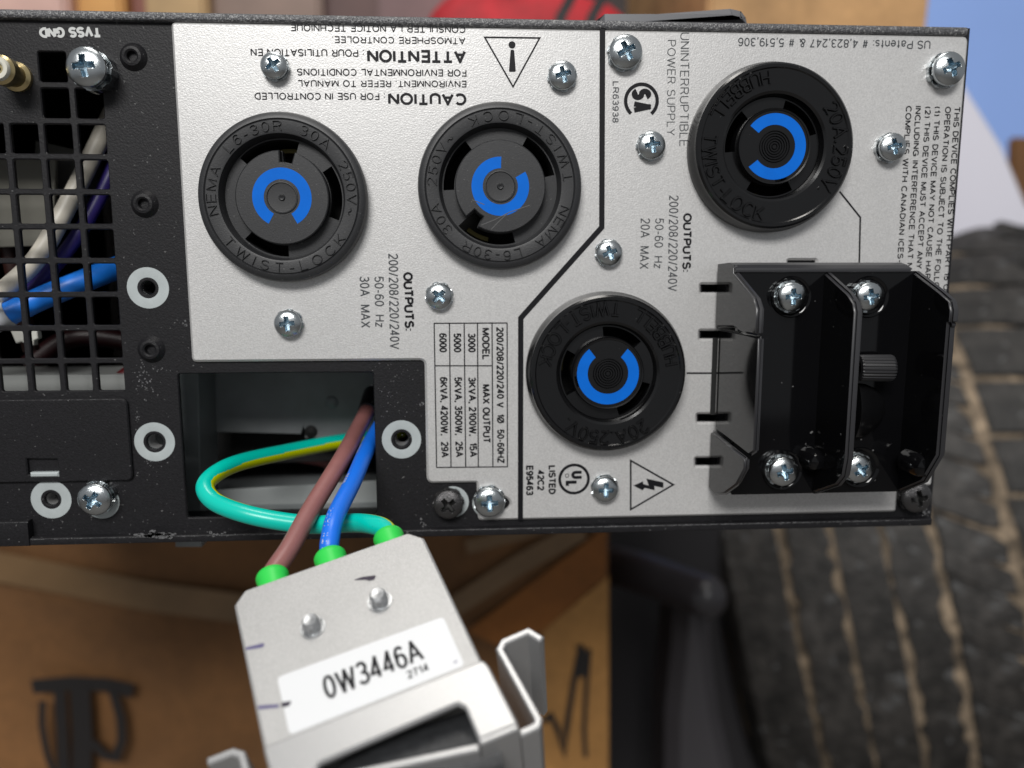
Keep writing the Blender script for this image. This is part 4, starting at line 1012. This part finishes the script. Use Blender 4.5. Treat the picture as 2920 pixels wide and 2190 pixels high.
bm = bmesh.new(); bmesh.ops.create_uvsphere(bm, u_segments=32, v_segments=16, radius=0.0157); me = bpy.data.meshes.new('armrest_end'); bm.to_mesh(me); bm.free()
link('armrest_end', me, bpy.data.materials['armrest_plastic'], fr_, Matrix.Translation(e), 60)

# ---- tyre
TY = mat('tyre_rubber', (0.026, 0.0235, 0.0215), 0.62, grain=(90, 0.6), bump=(200, 0.002, 0.7), blotch=(22, 0.6), speck=(75, 0.66, 0.075))
DIRT = mat('dry_dirt', (0.19, 0.145, 0.10), 0.85, blotch=(40, 0.9), grain=(150, 0.4))
RT, WT = 0.38, 0.30
tyM = Matrix.Translation((0.500, 0.73, -0.32)) @ Matrix.Rotation(radians(-14), 4, 'Y') @ Matrix.Rotation(radians(-20), 4, 'Z')
ty = reg(bpy.data.objects.new('car_tyre', None), tyM.copy(), None); tag(ty, 'worn black car tyre with tan dirt in its tread grooves on the right', 'tyre')
def crown(x): t = abs(x-0.031)/0.181; return RT - 0.013*t**2.5 - 0.02*max(0, t-0.92)/0.08
def ring_band(name, x0, x1, d, mt, n=160, jag=0.0, inner=None):
    V = []; Fc = []; m_ = 5; rnd = random.Random(int(x0*1e4)+5)
    for i in range(n):
        a = 2*pi*i/n; j0 = (rnd.random()-0.5)*jag; j1 = (rnd.random()-0.5)*jag
        row = []
        for k in range(m_):
            x = (x0+j0)+((x1+j1)-(x0+j0))*k/(m_-1); row.append((x, crown(x)-d))
        prof = [(row[0][0], RT-0.03)] + row + [(row[-1][0], RT-0.03)]
        V += [(x, r*cos(a), r*sin(a)) for x, r in prof]
    q = m_+2
    for i in range(n):
        j = (i+1) % n
        for k in range(q-1): Fc.append((i*q+k, j*q+k, j*q+k+1, i*q+k+1))
    return link(name, mesh(name, V, Fc), mt, ty, tyM, 40)
ring_band('groove_dirt', -0.149, 0.211, 0.0028, DIRT, 200)
ring_band('tread_rib', -0.080, -0.046, 0, TY, 240, 0.006)
ring_band('tread_rib', -0.041, -0.006, 0, TY, 240, 0.001)
ring_band('tread_rib', 0.000, 0.030, 0, TY, 240, 0.007)
ring_band('shoulder_rib', -0.147, -0.088, 0, TY, 200, 0.0015)
def block(x0, x1, a0, a1, skew, rnd):
    "tread block with worn, uneven outline and a narrow cut in its middle"
    jt = lambda k: (rnd.random()-0.5)*k
    w = x1-x0; h_ = a1-a0; mid = (a0+a1)/2
    lp = [(x0+jt(.006), a0+jt(.012)), (x0+w*.35, a0+jt(.012)), (x1-w*.2, a0+jt(.014)), (x1+jt(.004), a0+h_*.12), (x1+jt(.004), mid-h_*.05),
          (x1-w*.35, mid-h_*.03+jt(.008)), (x1-w*.35, mid+h_*.03), (x1+jt(.003), mid+h_*.06), (x1+jt(.004), a1-h_*.1), (x1-w*.25, a1+jt(.012)), (x0+w*.3, a1+jt(.012)), (x0+jt(.006), a1+jt(.01)), (x0+jt(.005), mid)]
    lp = [(x, a+skew*(x-x0)) for x, a in lp]; V = []; n = len(lp)
    cx, ca = sum(p[0] for p in lp)/n, sum(p[1] for p in lp)/n
    for k, d in ((1.0, 0.013), (1.0, 0.0016), (0.93, 0.0)):
        for x, a in lp:
            x = cx+(x-cx)*k; a = ca+(a-ca)*k; rr = crown(x)-d; V.append((x, rr*cos(a), rr*sin(a)))
    V.append((cx, (crown(cx)+0.0012)*cos(ca), (crown(cx)+0.0012)*sin(ca)))
    Fc = []
    for i in range(n):
        j = (i+1) % n; Fc += [(i, j, n+j, n+i), (n+i, n+j, 2*n+j, 2*n+i), (2*n+i, 2*n+j, 3*n)]
    me = mesh('tread_block', V, Fc); me.materials.append(TY); return me
NB = 46; rb = random.Random(4)
for (x0, x1, sk, gap) in ((0.037, 0.084, 1.6, 0.035), (0.092, 0.210, 0.45, 0.085)):
    st_ = 2*pi/NB; mes = [block(x0, x1, 0, st_*(1-gap), sk, rb) for _ in range(6)]
    for i in range(NB): reg(bpy.data.objects.new('tread_block', mes[rb.randrange(6)]), tyM @ Matrix.Rotation(st_*i, 4, 'X'), ty)
# side wall
for s in (-1, 1):
    pr = [(0.147, RT-0.020), (0.156, RT-0.045), (0.160, RT-0.09), (0.15, RT-0.13), (0.125, RT-0.15)]
    V = []; Fc = []; n = 96
    for i in range(n):
        a = 2*pi*i/n; V += [(s*x+(0.063 if s > 0 else 0), r*cos(a), r*sin(a)) for x, r in pr]
    for i in range(n):
        j = (i+1) % n
        for k in range(4): Fc.append((i*5+k, j*5+k, j*5+k+1, i*5+k+1))
    link('side_wall', mesh('side_wall', V, Fc), TY, ty, tyM, 60)
